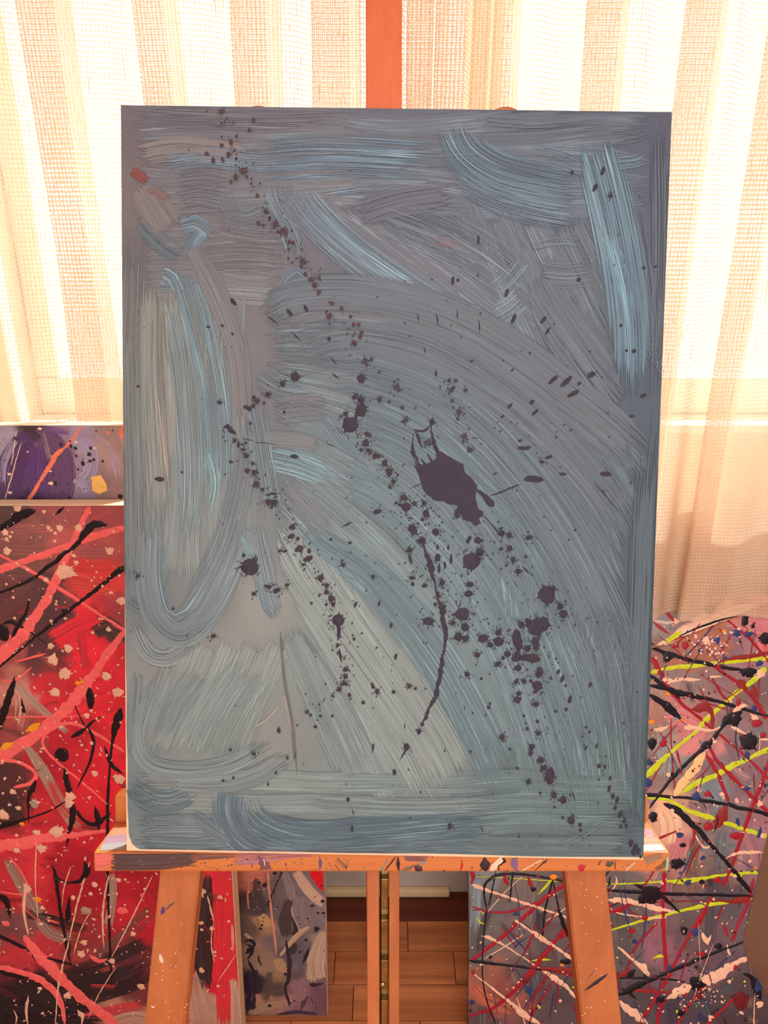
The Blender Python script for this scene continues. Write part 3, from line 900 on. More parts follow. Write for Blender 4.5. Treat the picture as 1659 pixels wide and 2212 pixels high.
# --- left loop
br_([(292, 500), (284, 700), (290, 960), (292, 1180), (290, 1310)], [40, 46, 50, 50, 40], (112, 113, 114), 0.8, 0.2, 0.15, 0.3)
br_([(282, 560), (280, 660), (274, 770)], [16, 22, 12], (104, 94, 100), 0.8, 0.3, 0.1, 0.4)
br_([(330, 580), (328, 800), (338, 1000), (350, 1200)], [56, 70, 70, 50], (128, 126, 122), 0.85, 0.3, 0.25, 0.4)
br_([(336, 820), (350, 940), (366, 1080)], [16, 26, 14], (160, 142, 126), 0.7, 0.4, 0.1, 0.6)
br_([(352, 590), (372, 600), (388, 632)], [60, 50, 40], (112, 130, 142), 0.85, 0.3, 0.8, 0.3)
br_([(366, 620), (394, 760), (410, 920), (414, 1080), (396, 1230)], [44, 66, 70, 66, 46], (116, 126, 130), 0.85, 0.3, 0.6, 0.35)
br_([(386, 560), (430, 700), (462, 860), (472, 1010), (462, 1110)], [40, 80, 84, 80, 50], (118, 134, 142), 0.9, 0.25, 0.8, 0.3)
br_([(404, 520), (462, 620), (508, 740), (524, 860), (530, 940)], [20, 56, 54, 44, 20], (113, 108, 112), 0.95, 0.12, 0.2, 0.15)
br_([(440, 960), (462, 1040), (448, 1120)], [30, 46, 30], (132, 154, 158), 0.75, 0.3, 0.9, 0.5)
br_([(522, 900), (524, 1010), (500, 1130), (456, 1240), (410, 1320), (360, 1352)], [50, 66, 70, 70, 60, 40], (106, 113, 118), 0.9, 0.2, 0.45, 0.25)
br_([(322, 1120), (318, 1240), (336, 1330), (388, 1372), (446, 1330), (500, 1230), (536, 1120)], [50, 56, 60, 64, 60, 56, 30], (110, 119, 124), 0.95, 0.15, 0.6, 0.2)
br_([(350, 1140), (346, 1240), (364, 1318), (402, 1316), (450, 1232), (490, 1130)], [30, 40, 40, 40, 40, 24], (120, 136, 142), 0.7, 0.3, 0.9, 0.4)
br_([(286, 1340), (320, 1410), (370, 1420), (430, 1376)], [30, 46, 46, 20], (118, 123, 125), 0.8, 0.2, 0.4, 0.4)
br_([(276, 1292), (298, 1312), (326, 1308)], [40, 36, 20], (98, 104, 110), 0.6, 0.5, 0.2, 0.5)
# --- middle patches
br_([(552, 800), (600, 830), (668, 846)], [60, 84, 60], (108, 116, 124), 0.7, 0.4, 0.85, 0.4)
br_([(590, 890), (650, 880), (720, 880)], [60, 84, 60], (103, 101, 109), 0.8, 0.3, 0.4, 0.4)
br_([(700, 890), (736, 940), (800, 1010)], [40, 66, 40], (108, 126, 136), 0.7, 0.4, 0.9, 0.4)
br_([(560, 948), (640, 950), (700, 962)], [40, 46, 40], (112, 112, 116), 0.8, 0.2, 0.2, 0.3)
br_([(574, 990), (640, 1004), (722, 1036)], [50, 70, 46], (124, 146, 152), 0.9, 0.3, 0.95, 0.3)
br_([(548, 860), (566, 960), (582, 1060), (590, 1130)], [40, 60, 60, 40], (115, 124, 130), 0.85, 0.3, 0.7, 0.3)
br_([(606, 1040), (660, 1100), (720, 1150)], [50, 70, 50], (110, 112, 118), 0.8, 0.2, 0.3, 0.4)
br_([(524, 1150), (540, 1190), (556, 1216)], [24, 34, 24], (126, 146, 150), 0.8, 0.3, 0.9, 0.4)
br_([(548, 1130), (566, 1220), (584, 1300), (604, 1340)], [40, 60, 50, 24], (112, 122, 128), 0.9, 0.25, 0.6, 0.25)
br_([(560, 1240), (574, 1310), (606, 1346)], [20, 34, 20], (108, 122, 132), 0.8, 0.3, 0.9, 0.4)
# --- light wedges, lower middle
br_([(610, 1130), (660, 1230), (740, 1350), (830, 1480), (910, 1600), (960, 1700), (980, 1730)], [40, 110, 150, 170, 170, 160, 120], (127, 134, 131), 0.9, 0.15, 0.45, 0.15)
br_([(622, 1352), (664, 1450), (716, 1560), (770, 1680)], [30, 70, 90, 90], (119, 129, 127), 0.85, 0.2, 0.5, 0.2)
br_([(624, 1330), (690, 1420), (760, 1530), (830, 1660)], [10, 14, 14, 10], (104, 112, 114), 0.7, 0.3, 0.2, 0.4)
br_([(620, 1100), (700, 1174), (790, 1236), (880, 1330), (960, 1440), (1030, 1570), (1086, 1700), (1100, 1740)], [36, 70, 90, 104, 110, 110, 110, 80], (99, 115, 122), 0.97, 0.15, 0.7, 0.15)
br_([(640, 1150), (730, 1216), (820, 1300)], [24, 40, 30], (118, 136, 144), 0.7, 0.3, 0.9, 0.4)
br_([(606, 1346), (614, 1460), (632, 1570), (640, 1690)], [6, 8, 9, 6], (92, 90, 92), 0.8, 0.2, 0.0, 0.3)
br_([(614, 1490), (622, 1540), (634, 1596)], [3, 6, 4], (176, 156, 142), 0.9, 0.2, 0.0, 0.3)
# --- lower left
br_([(300, 1440), (290, 1540), (286, 1640)], [30, 36, 30], (112, 119, 122), 0.8, 0.2, 0.2, 0.4)
br_([(560, 1436), (500, 1520), (456, 1610), (440, 1650)], [120, 170, 170, 120], (128, 136, 133), 0.8, 0.4, 0.7, 0.35)
br_([(440, 1440), (390, 1510), (356, 1580), (350, 1620)], [60, 80, 70, 50], (120, 128, 128), 0.7, 0.3, 0.7, 0.4)
br_([(350, 1440), (312, 1530), (300, 1600), (330, 1652), (420, 1664), (520, 1640), (612, 1570)], [20, 40, 46, 50, 50, 46, 30], (116, 124, 125), 0.9, 0.2, 0.6, 0.25)
br_([(544, 1574), (580, 1550), (612, 1512)], [4, 8, 4], (160, 146, 134), 0.8, 0.3, 0.0, 0.4)
br_([(360, 1690), (470, 1694), (560, 1672), (634, 1620)], [30, 50, 54, 40], (119, 126, 126), 0.9, 0.2, 0.5, 0.25)
br_([(274, 1690), (320, 1724), (370, 1732), (430, 1704)], [40, 70, 70, 40], (97, 109, 118), 0.85, 0.25, 0.75, 0.3)
br_([(300, 1764), (350, 1778), (410, 1762)], [30, 40, 20], (106, 116, 122), 0.6, 0.4, 0.5, 0.5)
br_([(412, 1752), (460, 1790), (510, 1826)], [20, 40, 30], (100, 110, 116), 0.8, 0.2, 0.2, 0.3)
br_([(640, 1730), (760, 1736), (900, 1742), (1100, 1736)], [24, 44, 50, 40], (114, 123, 124), 0.8, 0.3, 0.5, 0.3)
br_([(500, 1700), (496, 1756), (530, 1812), (600, 1840)], [60, 96, 90, 40], (88, 100, 111), 0.95, 0.15, 0.8, 0.15)
br_([(536, 1706), (556, 1764), (640, 1800), (780, 1800), (940, 1786), (1110, 1768)], [40, 66, 84, 84, 84, 60], (84, 100, 111), 0.95, 0.2, 0.75, 0.25)
br_([(600, 1830), (760, 1826), (960, 1816), (1080, 1800)], [24, 30, 30, 20], (88, 102, 111), 0.7, 0.3, 0.3, 0.5)
br_([(1120, 1780), (1150, 1820), (1150, 1846)], [40, 60, 40], (102, 116, 118), 0.6, 0.3, 0.3, 0.5)
br_([(1180, 1480), (1230, 1620), (1256, 1740), (1262, 1800)], [40, 70, 80, 60], (98, 118, 124), 0.6, 0.5, 0.85, 0.4)
br_([(1200, 1826), (1260, 1800), (1310, 1760)], [20, 40, 20], (92, 108, 114), 0.6, 0.4, 0.5, 0.5)

# --- dark splatter on the canvas
DK = (60, 50, 62)
DKR = (84, 58, 64)
hairs = []
def sp(x, y, rx, ry=None, rot=0, col=DK, jag=0.07, spikes=2):
    # hair-fine rays and droplets thrown out around the bigger splashes
    if rx >= 4.5 and (ry is None or max(rx, ry) < 2 * min(rx, ry)):
        for _ in range(rnd.randint(4, 11)):
            th = rnd.uniform(0, 6.283); q = rnd.uniform(1.15, 1.75) * rx
            hairs.append((x + math.cos(th) * q, y + math.sin(th) * q, 0.6, rnd.uniform(0.2, 0.45) * rx, 90 - math.degrees(th) + 0))
        for _ in range(rnd.randint(1, 4)):
            th = rnd.uniform(0, 6.283); q = rnd.uniform(1.4, 2.6) * rx
            hairs.append((x + math.cos(th) * q, y + math.sin(th) * q, rnd.uniform(0.7, 1.8)))
    A.splat(x, y, rx, ry, rot, col, jag, spikes, 0.05, M_MATT)
def rough_outline(poly, n=4, amp=1.6):
    out = []
    for k, (x0, y0) in enumerate(poly):
        x1, y1 = poly[(k + 1) % len(poly)]
        for q in range(n):
            f = q / n
            j_ = amp if q else 0.0
            out.append((x0 + (x1 - x0) * f + rnd.uniform(-j_, j_), y0 + (y1 - y0) * f + rnd.uniform(-j_, j_)))
    return out
A.patch(rough_outline([(946, 972), (954, 976), (960, 980), (985, 995), (1000, 1002), (1004, 1020), (1020, 1034), (1031, 1048), (1027, 1075), (1031, 1098), (1042, 1104), (1044, 1113), (1034, 1120), (1038, 1130), (1026, 1136), (1016, 1127),
         (1000, 1122), (996, 1112), (985, 1102), (988, 1092), (970, 1090), (955, 1082), (936, 1080), (921, 1068), (911, 1050), (906, 1031), (900, 1016), (893, 1005), (902, 1008), (890, 991), (905, 1003), (915, 1004), (908, 989), (921, 1002),
         (930, 998), (921, 979), (937, 996), (942, 990), (941, 980)], 3, 1.2), DK, 'paint_blot', M_MATT)
def dr(pts, w, col=DK, jag=0.3, name='paint_drip'):
    A.drip(pts, w, col, 0.1, jag, True, M_MATT, name)
dr([(946, 978), (937, 955), (931, 930), (932, 912)], [12, 9, 3, 7], DK, 0.25)
sp(933, 912, 6, 7)
dr([(931, 914), (922, 928), (906, 931), (894, 929)], [4, 5, 7, 6], DK, 0.4)
dr([(897, 932), (904, 948), (911, 967)], [11, 9, 3], DK, 0.25)
dr([(893, 936), (891, 958), (891, 976), (899, 990), (906, 1003)], [3, 4, 10, 7, 6], DK, 0.45)
sp(924, 957, 6, 4, 0, DK, 0.3, 6)
dr([(1026, 1056), (1048, 1072), (1058, 1086), (1068, 1092)], [5, 12, 18, 22], DK, 0.1)
dr([(1058, 1070), (1082, 1064), (1100, 1055), (1122, 1047)], [3, 4, 3, 5])
dr([(1044, 1112), (1060, 1131), (1080, 1155)], [4, 3, 6])
dr([(910, 1168), (920, 1195), (930, 1225), (938, 1255), (945, 1290), (955, 1315), (958, 1350), (963, 1372), (960, 1395), (955, 1420), (953, 1440), (948, 1470), (940, 1505), (926, 1530), (918, 1550), (912, 1562)],
   [6, 8, 14, 5, 4, 9, 12, 13, 8, 10, 14, 10, 12, 9, 11, 4], DK, 0.45)
dr([(482, 924), (492, 921), (501, 930), (510, 938)], [8, 10, 11, 9], DK, 0.1)
dr([(731, 1345), (733, 1365), (729, 1384)], [14, 9, 5], DK, 0.4)
dr([(733, 1400), (736, 1418), (740, 1432)], [5, 8, 4], DK, 0.4)
dr([(880, 1610), (872, 1626), (864, 1640)], [12, 6, 5], DK, 0.2)
dr([(1127, 1222), (1134, 1230), (1141, 1237)], [2, 4, 8], DK, 0.1)
dr([(1108, 1254), (1118, 1268)], [2, 5], DK, 0.1)
for x0, y0, x1, y1, w in ((577, 682, 604, 705, 3), (628, 716, 650, 738, 3), (711, 770, 728, 789, 3), (716, 806, 733, 820, 4), (736, 1139, 763, 1126, 4), (568, 1070, 608, 1065, 4), (886, 1055, 912, 1043, 2),
                          (1033, 690, 1036, 720, 3), (900, 676, 904, 697, 3), (915, 748, 918, 766, 3), (940, 796, 942, 818, 5), (987, 668, 986, 690, 3), (941, 676, 946, 708, 4), (1280, 1040, 1340, 1110, 2), (640, 1620, 636, 1640, 2),
                          (705, 960, 722, 964, 2), (522, 947, 552, 953, 2), (1000, 1520, 1004, 1534, 3), (872, 1560, 874, 1576, 4), (1036, 1780, 1044, 1798, 3), (760, 1745, 764, 1760, 4), (1117, 1800, 1124, 1812, 3),
                          (1230, 1700, 1242, 1730, 3), (550, 955, 600, 960, 1.5)):
    dr([(x0, y0), ((x0 + x1) / 2 + 1, (y0 + y1) / 2), (x1, y1)], [1.2, w, 1.2], DK, 0.2)
for it in ((541, 1224, 19, 18, 0, 6), (527, 1199, 4), (638, 814, 10, 10, 0, 4), (611, 829, 6), (780, 818, 9, 9, 0, 3), (756, 918, 17, 16, 20, 7), (780, 886, 12, 15, 20, 4), (780, 864, 8), (766, 858, 5), (746, 894, 5),
           (731, 1339, 13, 13, 0, 6), (1018, 1212, 19, 18, 0, 3), (1036, 1193, 9, 9, 0, 4), (1181, 1284, 18, 20, -20, 4), (1195, 1270, 5), (1209, 1309, 7), (1216, 1326, 9), (1156, 1354, 18, 18, 0, 6), (1172, 1348, 14, 16, 0, 4),
           (1117, 1382, 10, 24, -10, 3), (1146, 1421, 21, 9, 5, 3), (1126, 1349, 7), (1139, 1340, 5), (998, 1326, 15, 14, 0, 5), (1004, 1354, 9), (925, 1341, 12, 9, 0, 8), (990, 1375, 9, 9, 0, 4), (1005, 1379, 7), (1043, 1378, 10, 9, 0, 7),
           (1058, 1392, 6), (1076, 1385, 11, 10, 0, 5), (1076, 1366, 7), (1156, 1383, 8), (1138, 1400, 7), (1158, 1399, 6), (1118, 1416, 8, 11, -20), (1095, 1412, 7), (1086, 1421, 4), (1111, 1422, 7), (1076, 1433, 5), (1031, 1414, 6), (877, 1095, 11, 9, 0, 3),
           (955, 1311, 8, 7, 0, 5), (946, 1287, 5), (978, 1345, 5), (958, 1320, 6), (940, 1305, 4), (955, 1258, 6, 7), (1015, 1262, 8, 6), (1012, 1282, 9, 7, 0, 3), (892, 1144, 8, 12, -40, 3), (912, 1168, 8, 8, 0, 5), (941, 1149, 8),
           (920, 1110, 7, 8, 0, 4), (916, 1087, 5), (912, 1122, 4), (987, 1112, 5, 8), (945, 1204, 6, 8), (885, 1188, 6), (886, 1207, 3, 11, -15), (974, 1207, 3, 11), (948, 1228, 3, 10), (961, 1221, 2.5, 8), (890, 1248, 7, 4), (891, 1261, 4), (917, 1264, 5),
           (945, 1182, 3, 6), (968, 1182, 2.5, 6), (1013, 1164, 4, 8, 25), (1010, 1170, 4), (1032, 1167, 8, 7, 0, 5), (1083, 1152, 7), (1099, 1156, 6), (1100, 1184, 6, 6, 0, 6), (1082, 1185, 4), (1118, 1234, 6), (1135, 1202, 3.5), (1142, 1161, 8, 5, -20), (1108, 1208, 5, 6), (1093, 1221, 3),
           (1160, 1480, 11, 10, 0, 6), (1155, 1493, 4), (1157, 1520, 7, 6), (1117, 1510, 8, 7, 0, 8), (1120, 1497, 5), (1114, 1472, 5), (1131, 1470, 5), (1118, 1442, 8, 7), (1146, 1470, 4), (1164, 1452, 7, 12, 20, 4), (1009, 1456, 6), (1039, 1465, 3), (1075, 1433, 5), (1055, 1527, 4), (1058, 1519, 3),
           (1084, 1591, 6, 7), (1148, 1612, 6, 7), (1146, 1625, 5), (1168, 1640, 7, 7, 0, 6), (1175, 1657, 6), (1187, 1671, 10, 14, 10, 5), (1187, 1685, 8), (1141, 1688, 5), (1101, 1617, 3), (1117, 1658, 3), (1160, 1557, 4), (1138, 1573, 4), (1162, 1583, 5), (1131, 1545, 3), (1166, 1712, 3),
           (1196, 1717, 6), (1216, 1726, 7, 9), (1197, 1742, 3), (1215, 1765, 3.5), (1233, 1771, 8, 8, 0, 2), (1252, 1780, 4), (1253, 1791, 3.5), (878, 1612, 6, 8), (852, 1667, 3.5, 6), (972, 1782, 5, 6), (905, 1578, 5, 6), (912, 1563, 4, 5), (1016, 1622, 3), (882, 1661, 2),
           (1200, 1422, 2.5), (1205, 1450, 3, 6, 20), (1214, 1465, 4, 9, 20), (1221, 1480, 3), (1230, 1510, 4, 9, 15), (1222, 1531, 4), (1199, 1535, 4, 3), (1265, 1570, 3), (1272, 1580, 3), (1274, 1478, 3, 6, 15), (1265, 1614, 2, 6, 20), (1288, 1610, 2, 6, 15), (1293, 1653, 4, 5), (1306, 1655, 2.5, 5), (1317, 1680, 2.5, 5, 15),
           (1315, 1702, 3, 8, 15), (1323, 1718, 4, 6, 15), (1332, 1727, 3, 9, 12), (1328, 1743, 3, 6, 10), (1339, 1757, 3, 9, 20), (1348, 1771, 3, 6, 20), (1352, 1782, 3, 4), (1340, 1784, 3, 4, 10), (1362, 1820, 4, 8, 20), (1372, 1829, 4, 8, 10), (1367, 1840, 4, 6), (1378, 1838, 3, 8, 25), (1382, 1851, 2, 6, 20),
           (1152, 1035, 21, 7, 2), (1307, 1024, 12, 5, 3), (1215, 1024, 8, 3), (1301, 371, 4, 9, 15), (1284, 407, 4, 9, 25), (1317, 425, 5, 4, -20), (1235, 374, 3.5, 4), (1033, 520, 2.5, 10), (978, 607, 3, 9, 5), (989, 606, 3.5), (1094, 634, 3.5, 9, 18), (1109, 689, 4, 11, 22), (1173, 692, 4, 9, 40), (1182, 716, 2.5, 9, 30),
           (1249, 605, 4, 5), (1194, 821, 4, 13, 45), (1222, 825, 5, 16, 45), (1237, 851, 4.5, 14, 62), (1277, 810, 5, 8, 55), (1250, 829, 3, 5, 45), (1101, 877, 3, 7, 45), (1155, 891, 3, 9, 45), (1148, 869, 4, 6, 50), (1085, 900, 2, 5, 45), (1389, 855, 3.5, 7, 65), (1364, 899, 6, 2, 0), (1136, 968, 10, 4, -15), (1124, 967, 6, 3, -15),
           (1184, 988, 8, 3, -15), (1170, 998, 5, 3), (1123, 952, 5, 2.5, -15), (1368, 759, 4, 5, 40), (1352, 758, 3), (1389, 580, 3, 4), (1414, 577, 2, 4, 70), (1340, 704, 3, 3.5), (1106, 800, 2, 4, 45), (1019, 780, 4, 1.5, -20), (1069, 1023, 4, 2),
           (505, 653, 4, 9, -40), (626, 676, 4, 9, -40), (661, 667, 3.5, 8, -30), (451, 707, 4, 2.5, 20), (481, 704, 4, 2.5, 20), (503, 722, 4, 2, 35), (711, 733, 4, 5, -20), (636, 986, 9, 4, 5), (346, 1035, 10, 5, 2), (394, 1020, 3, 2), (299, 1244, 5, 4, -15), (462, 1373, 6, 4, -20), (375, 1314, 3), (300, 835, 3),
           (500, 998, 5, 2.5), (815, 1105, 9, 5, -15), (606, 1189, 5, 3, -15), (616, 1190, 6, 2.5, -15), (582, 1267, 6, 4, -20), (598, 1275, 9, 5, -25), (621, 1263, 5, 3.5, -20), (549, 1282, 5, 4, -20), (768, 1305, 3, 7, 20), (819, 1303, 2.5, 6, 15), (741, 1219, 5, 4, -30), (806, 1245, 5, 4, -45), (756, 1172, 4, 3), (715, 1165, 4, 2.5, -20),
           (845, 1350, 3, 6, 15), (855, 1417, 3, 7, 10), (765, 1379, 3, 4), (673, 1302, 3, 3), (476, 870, 5, 4), (806, 1612, 2.5, 8, 5), (752, 1725, 4, 5), (761, 1788, 3, 7, 5), (852, 1666, 4, 6)):
    it = tuple(it) + (None,) * (6 - len(it))
    sp(it[0], it[1], it[2], it[3], it[4] or 0, DK, 0.07, it[5] if it[5] is not None else (1 if it[2] > 4 else 0))
for it in ((508, 952, 4), (516, 960, 3, 7), (526, 971, 5, 3), (533, 985, 5), (532, 957, 3), (547, 1001, 4), (535, 1017, 5), (550, 1021, 6), (555, 1045, 6), (568, 1057, 4), (580, 1084, 6), (593, 1086, 7), (588, 1096, 3), (632, 1138, 6), (630, 1158, 8, 5, -20), (644, 1163, 4), (647, 1185, 10, 6, -25), (668, 1190, 4, 5),
           (666, 1206, 11, 5, -25), (656, 1219, 5, 3), (693, 1248, 6, 7), (706, 1264, 5), (706, 1278, 5), (716, 1292, 7), (720, 1304, 5), (575, 1265, 3), (579, 853, 5), (550, 859, 4), (556, 867, 5), (548, 877, 4), (539, 883, 5), (531, 880, 4), (571, 871, 3), (615, 890, 3), (542, 915, 3), (730, 1392, 4), (747, 1445, 5), (747, 1460, 5), (745, 1475, 6, 4), (733, 1488, 5),
           (744, 1421, 2.5), (790, 957, 7), (793, 938, 5), (780, 972, 4), (797, 974, 5), (811, 984, 5), (818, 986, 4), (831, 1000, 6, 7), (841, 1020, 7, 8), (850, 1040, 5), (842, 1052, 4), (872, 1075, 7, 6), (862, 1090, 3), (895, 1088, 5), (856, 1086, 3), (664, 1536, 4), (671, 1543, 3), (693, 1545, 3), (718, 1545, 3), (755, 1500, 4), (785, 1516, 4), (806, 1482, 4),
           (815, 1492, 5), (804, 1476, 3), (850, 1493, 4), (603, 1576, 4, 6), (549, 1627, 5, 3), (499, 1618, 3), (682, 1568, 4, 3), (505, 1678, 3), (483, 1684, 3), (622, 1635, 2.5, 4), (597, 1667, 2.5, 4), (580, 1692, 2, 4), (884, 1480, 5, 5), (897, 1486, 3)):
    it = tuple(it) + (None,) * (5 - len(it))
    sp(it[0], it[1], it[2], it[3], it[4] or 0, (64, 50, 58), 0.1, 2)
for it in ((479, 243, 5), (549, 262, 4), (540, 282, 3.5), (500, 309, 4, 6), (480, 316, 4), (448, 334, 4), (495, 335, 5, 4), (508, 327, 3), (462, 349, 4, 6), (481, 345, 3), (483, 350, 3), (527, 370, 6), (510, 383, 5), (500, 394, 3.5), (534, 384, 3), (544, 399, 2.5), (557, 424, 4), (575, 457, 4), (559, 484, 4), (570, 488, 3), (597, 485, 5), (593, 492, 3), (613, 500, 7, 6),
           (601, 503, 3), (626, 524, 4), (634, 526, 4), (624, 540, 3), (655, 565, 5), (652, 577, 4), (660, 594, 4), (672, 604, 5, 4), (690, 601, 4), (679, 616, 5), (690, 632, 4), (718, 657, 4), (738, 667, 4), (711, 685, 5), (758, 685, 3.5), (764, 702, 4), (775, 702, 4), (781, 719, 4), (778, 729, 4), (765, 741, 5), (790, 780, 5), (803, 777, 4), (793, 789, 3), (820, 803, 3),
           (857, 838, 7, 6), (852, 825, 3), (820, 863, 5), (841, 868, 3), (970, 822, 4), (984, 823, 4), (974, 843, 5), (1006, 843, 4), (976, 866, 4), (991, 889, 5), (1003, 943, 5), (1000, 955, 3), (1016, 972, 5), (876, 908, 5), (922, 957, 7, 5), (869, 881, 4), (1196, 700, 1.8)):
    it = tuple(it) + (None,) * (4 - len(it))
    sp(it[0], it[1], it[2], it[3], 0, DKR if it[1] < 760 else (70, 60, 70), 0.16, 3)
trails = [((479, 243), (527, 370)), ((527, 370), (613, 500)), ((613, 500), (690, 632)), ((690, 632), (790, 780)), ((487, 925), (555, 1045)), ((555, 1045), (632, 1138)), ((632, 1138), (731, 1339)), ((731, 1339), (745, 1475)), ((745, 1475), (665, 1540)),
          ((756, 918), (841, 1020)), ((841, 1020), (912, 1170)), ((970, 820), (1016, 970)), ((930, 1080), (960, 1260)), ((960, 1260), (1120, 1400)), ((1120, 1340), (1160, 1480)), ((1160, 1480), (1230, 1770)), ((1200, 1420), (1350, 1780)), ((1000, 1100), (1180, 1284)), ((880, 1090), (900, 1250)), ((1080, 1380), (1200, 1380))]
sm = []
for (x0, y0), (x1, y1) in trails:
    for _ in range(34):
        f = rnd.random()
        r_ = abs(rnd.gauss(0, 0.7)) + 0.7
        sm.append((x0 + (x1 - x0) * f + rnd.gauss(0, 14), y0 + (y1 - y0) * f + rnd.gauss(0, 14), r_, r_ * rnd.uniform(0.7, 1.6), rnd.uniform(-40, 40)))
for _ in range(260):
    x, y = rnd.gauss(1020, 190), rnd.gauss(1230, 260)
    if 300 < x < 1380 and 260 < y < 1830:
        r_ = rnd.uniform(0.7, 1.7)
        sm.append((x, y, r_, r_ * rnd.uniform(1, 2.4), rnd.uniform(0, 60)))
for _ in range(60):
    sm.append((rnd.uniform(290, 1390), rnd.uniform(260, 1830), rnd.uniform(0.7, 1.5), rnd.uniform(1, 2.5), rnd.uniform(0, 60)))
A.specks(sm, DK, 'paint_specks', 0.05, M_MATT)
A.specks(hairs, DK, 'paint_spatter_rays', 0.05, M_MATT, 0.03)

# ================================================================== PAINT ON THE TRAY AND LEGS
TP = Plane(EP.w(0, tl[1], TC), EP.U, EP.V)
def plane_child(plane, parent, name='paint_marks'):
    e = bpy.data.objects.new(name, None); COL.objects.link(e); e.empty_display_size = 0.02
    e.parent = parent
    e.matrix_local = parent.matrix_world.inverted() @ plane.matrix()
    return e
easel.matrix_world = Matrix.Translation(EO)
T = Painter(TP, plane_child(TP, easel, 'tray_paint'), (tl[0] + 0.001, tr_[0] - 0.001, 0.0008, tt - tl[1] - 0.001), lift0=0.0003)
T.brush([(206, 1862), (225, 1860), (246, 1852)], [40, 36, 20], (222, 104, 92), 1, 0.2, 0, 0.1)
T.brush([(236, 1862), (330, 1862), (430, 1852)], [44, 42, 36], (82, 54, 50), 1, 0.25, 0.1, 0.12)
T.brush([(400, 1850), (460, 1848), (520, 1848)], [26, 18, 10], (110, 70, 72), 0.9, 0.5, 0.1, 0.3)
T.brush([(490, 1856), (560, 1852), (640, 1846), (720, 1845)], [40, 34, 16, 10], (170, 108, 120), 0.85, 0.5, 0.1, 0.4)
T.brush([(556, 1848), (572, 1868), (574, 1884)], [18, 24, 26], (112, 66, 72), 0.9, 0.3, 0, 0.2)
T.brush([(722, 1856), (738, 1872), (742, 1884)], [18, 24, 26], (116, 76, 64), 0.7, 0.6, 0, 0.3)
T.brush([(868, 1852), (905, 1850), (935, 1850)], [18, 28, 16], (116, 72, 84), 0.8, 0.5, 0.1, 0.4)
T.drip([(562, 1848), (571, 1860), (571, 1880)], [3, 3, 3], (238, 206, 170))
T.drip([(856, 1850), (838, 1872), (830, 1882)], [3, 3, 3], (46, 34, 36))
T.drip([(824, 1882), (827, 1871)], [6, 4], (44, 160, 140))
T.drip([(784, 1882), (786, 1872)], [4, 2], (70, 150, 120))
T.drip([(860, 1850), (860, 1866), (861, 1882)], [4, 9, 10], (56, 36, 40))
T.drip([(690, 1850), (692, 1864), (690, 1880)], [4, 7, 6], (100, 80, 120))
T.drip([(836, 1854), (832, 1868)], [5, 7], (150, 120, 120))
T.drip([(866, 1880), (884, 1874), (895, 1868)], [5, 7, 5], (128, 96, 84))
T.drip([(895, 1870), (905, 1876), (908, 1883)], [12, 20, 20], (74, 44, 50))
T.drip([(908, 1870), (915, 1862), (922, 1858)], [5, 6, 3], (110, 140, 175))
T.drip([(997, 1856), (998, 1870), (993, 1882)], [3, 5, 3], (196, 30, 34))
T.drip([(1047, 1851), (1047, 1868), (1048, 1883)], [18, 22, 20], (58, 38, 42))
T.drip([(1086, 1851), (1070, 1870), (1060, 1883)], [12, 14, 14], (240, 200, 170), 0.2)
T.drip([(1082, 1852), (1090, 1860), (1076, 1870), (1080, 1882)], [14, 6, 4, 4], (40, 28, 32))
T.drip([(1108, 1853), (1112, 1868), (1116, 1883)], [20, 18, 16], (132, 94, 130), 0.15)
T.drip([(1176, 1854), (1140, 1874), (1124, 1883)], [5, 5, 5], (224, 176, 140))
T.drip([(1184, 1855), (1165, 1872), (1154, 1882)], [3, 2, 2], (40, 28, 30))
T.splat(1256, 1875, 7, 9, 10, (196, 30, 44), 0.2, 4)
T.splat(1317, 1866, 9, 6, -20, (90, 80, 66), 0.15, 0)
T.drip([(1372, 1862), (1356, 1876), (1350, 1882)], [5, 5, 5], (226, 180, 146))
T.drip([(1331, 1856), (1328, 1872), (1332, 1882)], [2, 2, 2], (60, 44, 44))
T.brush([(1388, 1862), (1420, 1850), (1440, 1848)], [30, 20, 16], (150, 116, 92), 0.8, 0.4, 0, 0.4)
T.brush([(1412, 1878), (1432, 1868), (1440, 1852)], [16, 18, 12], (104, 74, 58), 0.8, 0.5, 0, 0.4)
T.brush([(1438, 1882), (1441, 1862), (1442, 1846)], [8, 8, 8], (150, 190, 150), 0.9, 0.3, 0, 0.3)
tray_specks = [(rnd.uniform(240, 760), rnd.uniform(1850, 1881), rnd.uniform(0.8, 2.2)) for _ in range(70)]
T.specks(tray_specks, (150, 100, 96))
T.specks([(rnd.uniform(240, 1430), rnd.uniform(1850, 1881), rnd.uniform(0.8, 2.0)) for _ in range(60)], (74, 46, 48))
# smears on the tray's upper side, at both free ends
UPP = Plane(EP.w(0, tt, TC), EP.U, -EP.N)
UT = Painter(UPP, plane_child(UPP, easel, 'tray_top_paint'), (tl[0] + 0.002, tr_[0] - 0.002, 0.001, 0.055), lift0=0.0003)
UT.brush([(216, 1830), (240, 1828), (275, 1828)], [34, 36, 36], (150, 142, 142), 1, 0.0, 0.1, 0.12)
UT.brush([(222, 1816), (250, 1812), (280, 1810)], [36, 40, 40], (150, 116, 130), 1, 0.0, 0.1, 0.12)
UT.brush([(236, 1800), (256, 1797), (280, 1796)], [36, 40, 40], (176, 122, 92), 1, 0.0, 0.1, 0.12)
UT.brush([(1384, 1832), (1410, 1831), (1441, 1830)], [30, 30, 30], (168, 176, 170), 1, 0.0, 0.1, 0.12)
UT.brush([(1386, 1818), (1410, 1816), (1430, 1818)], [38, 40, 36], (170, 130, 108), 1, 0.0, 0.1, 0.12)
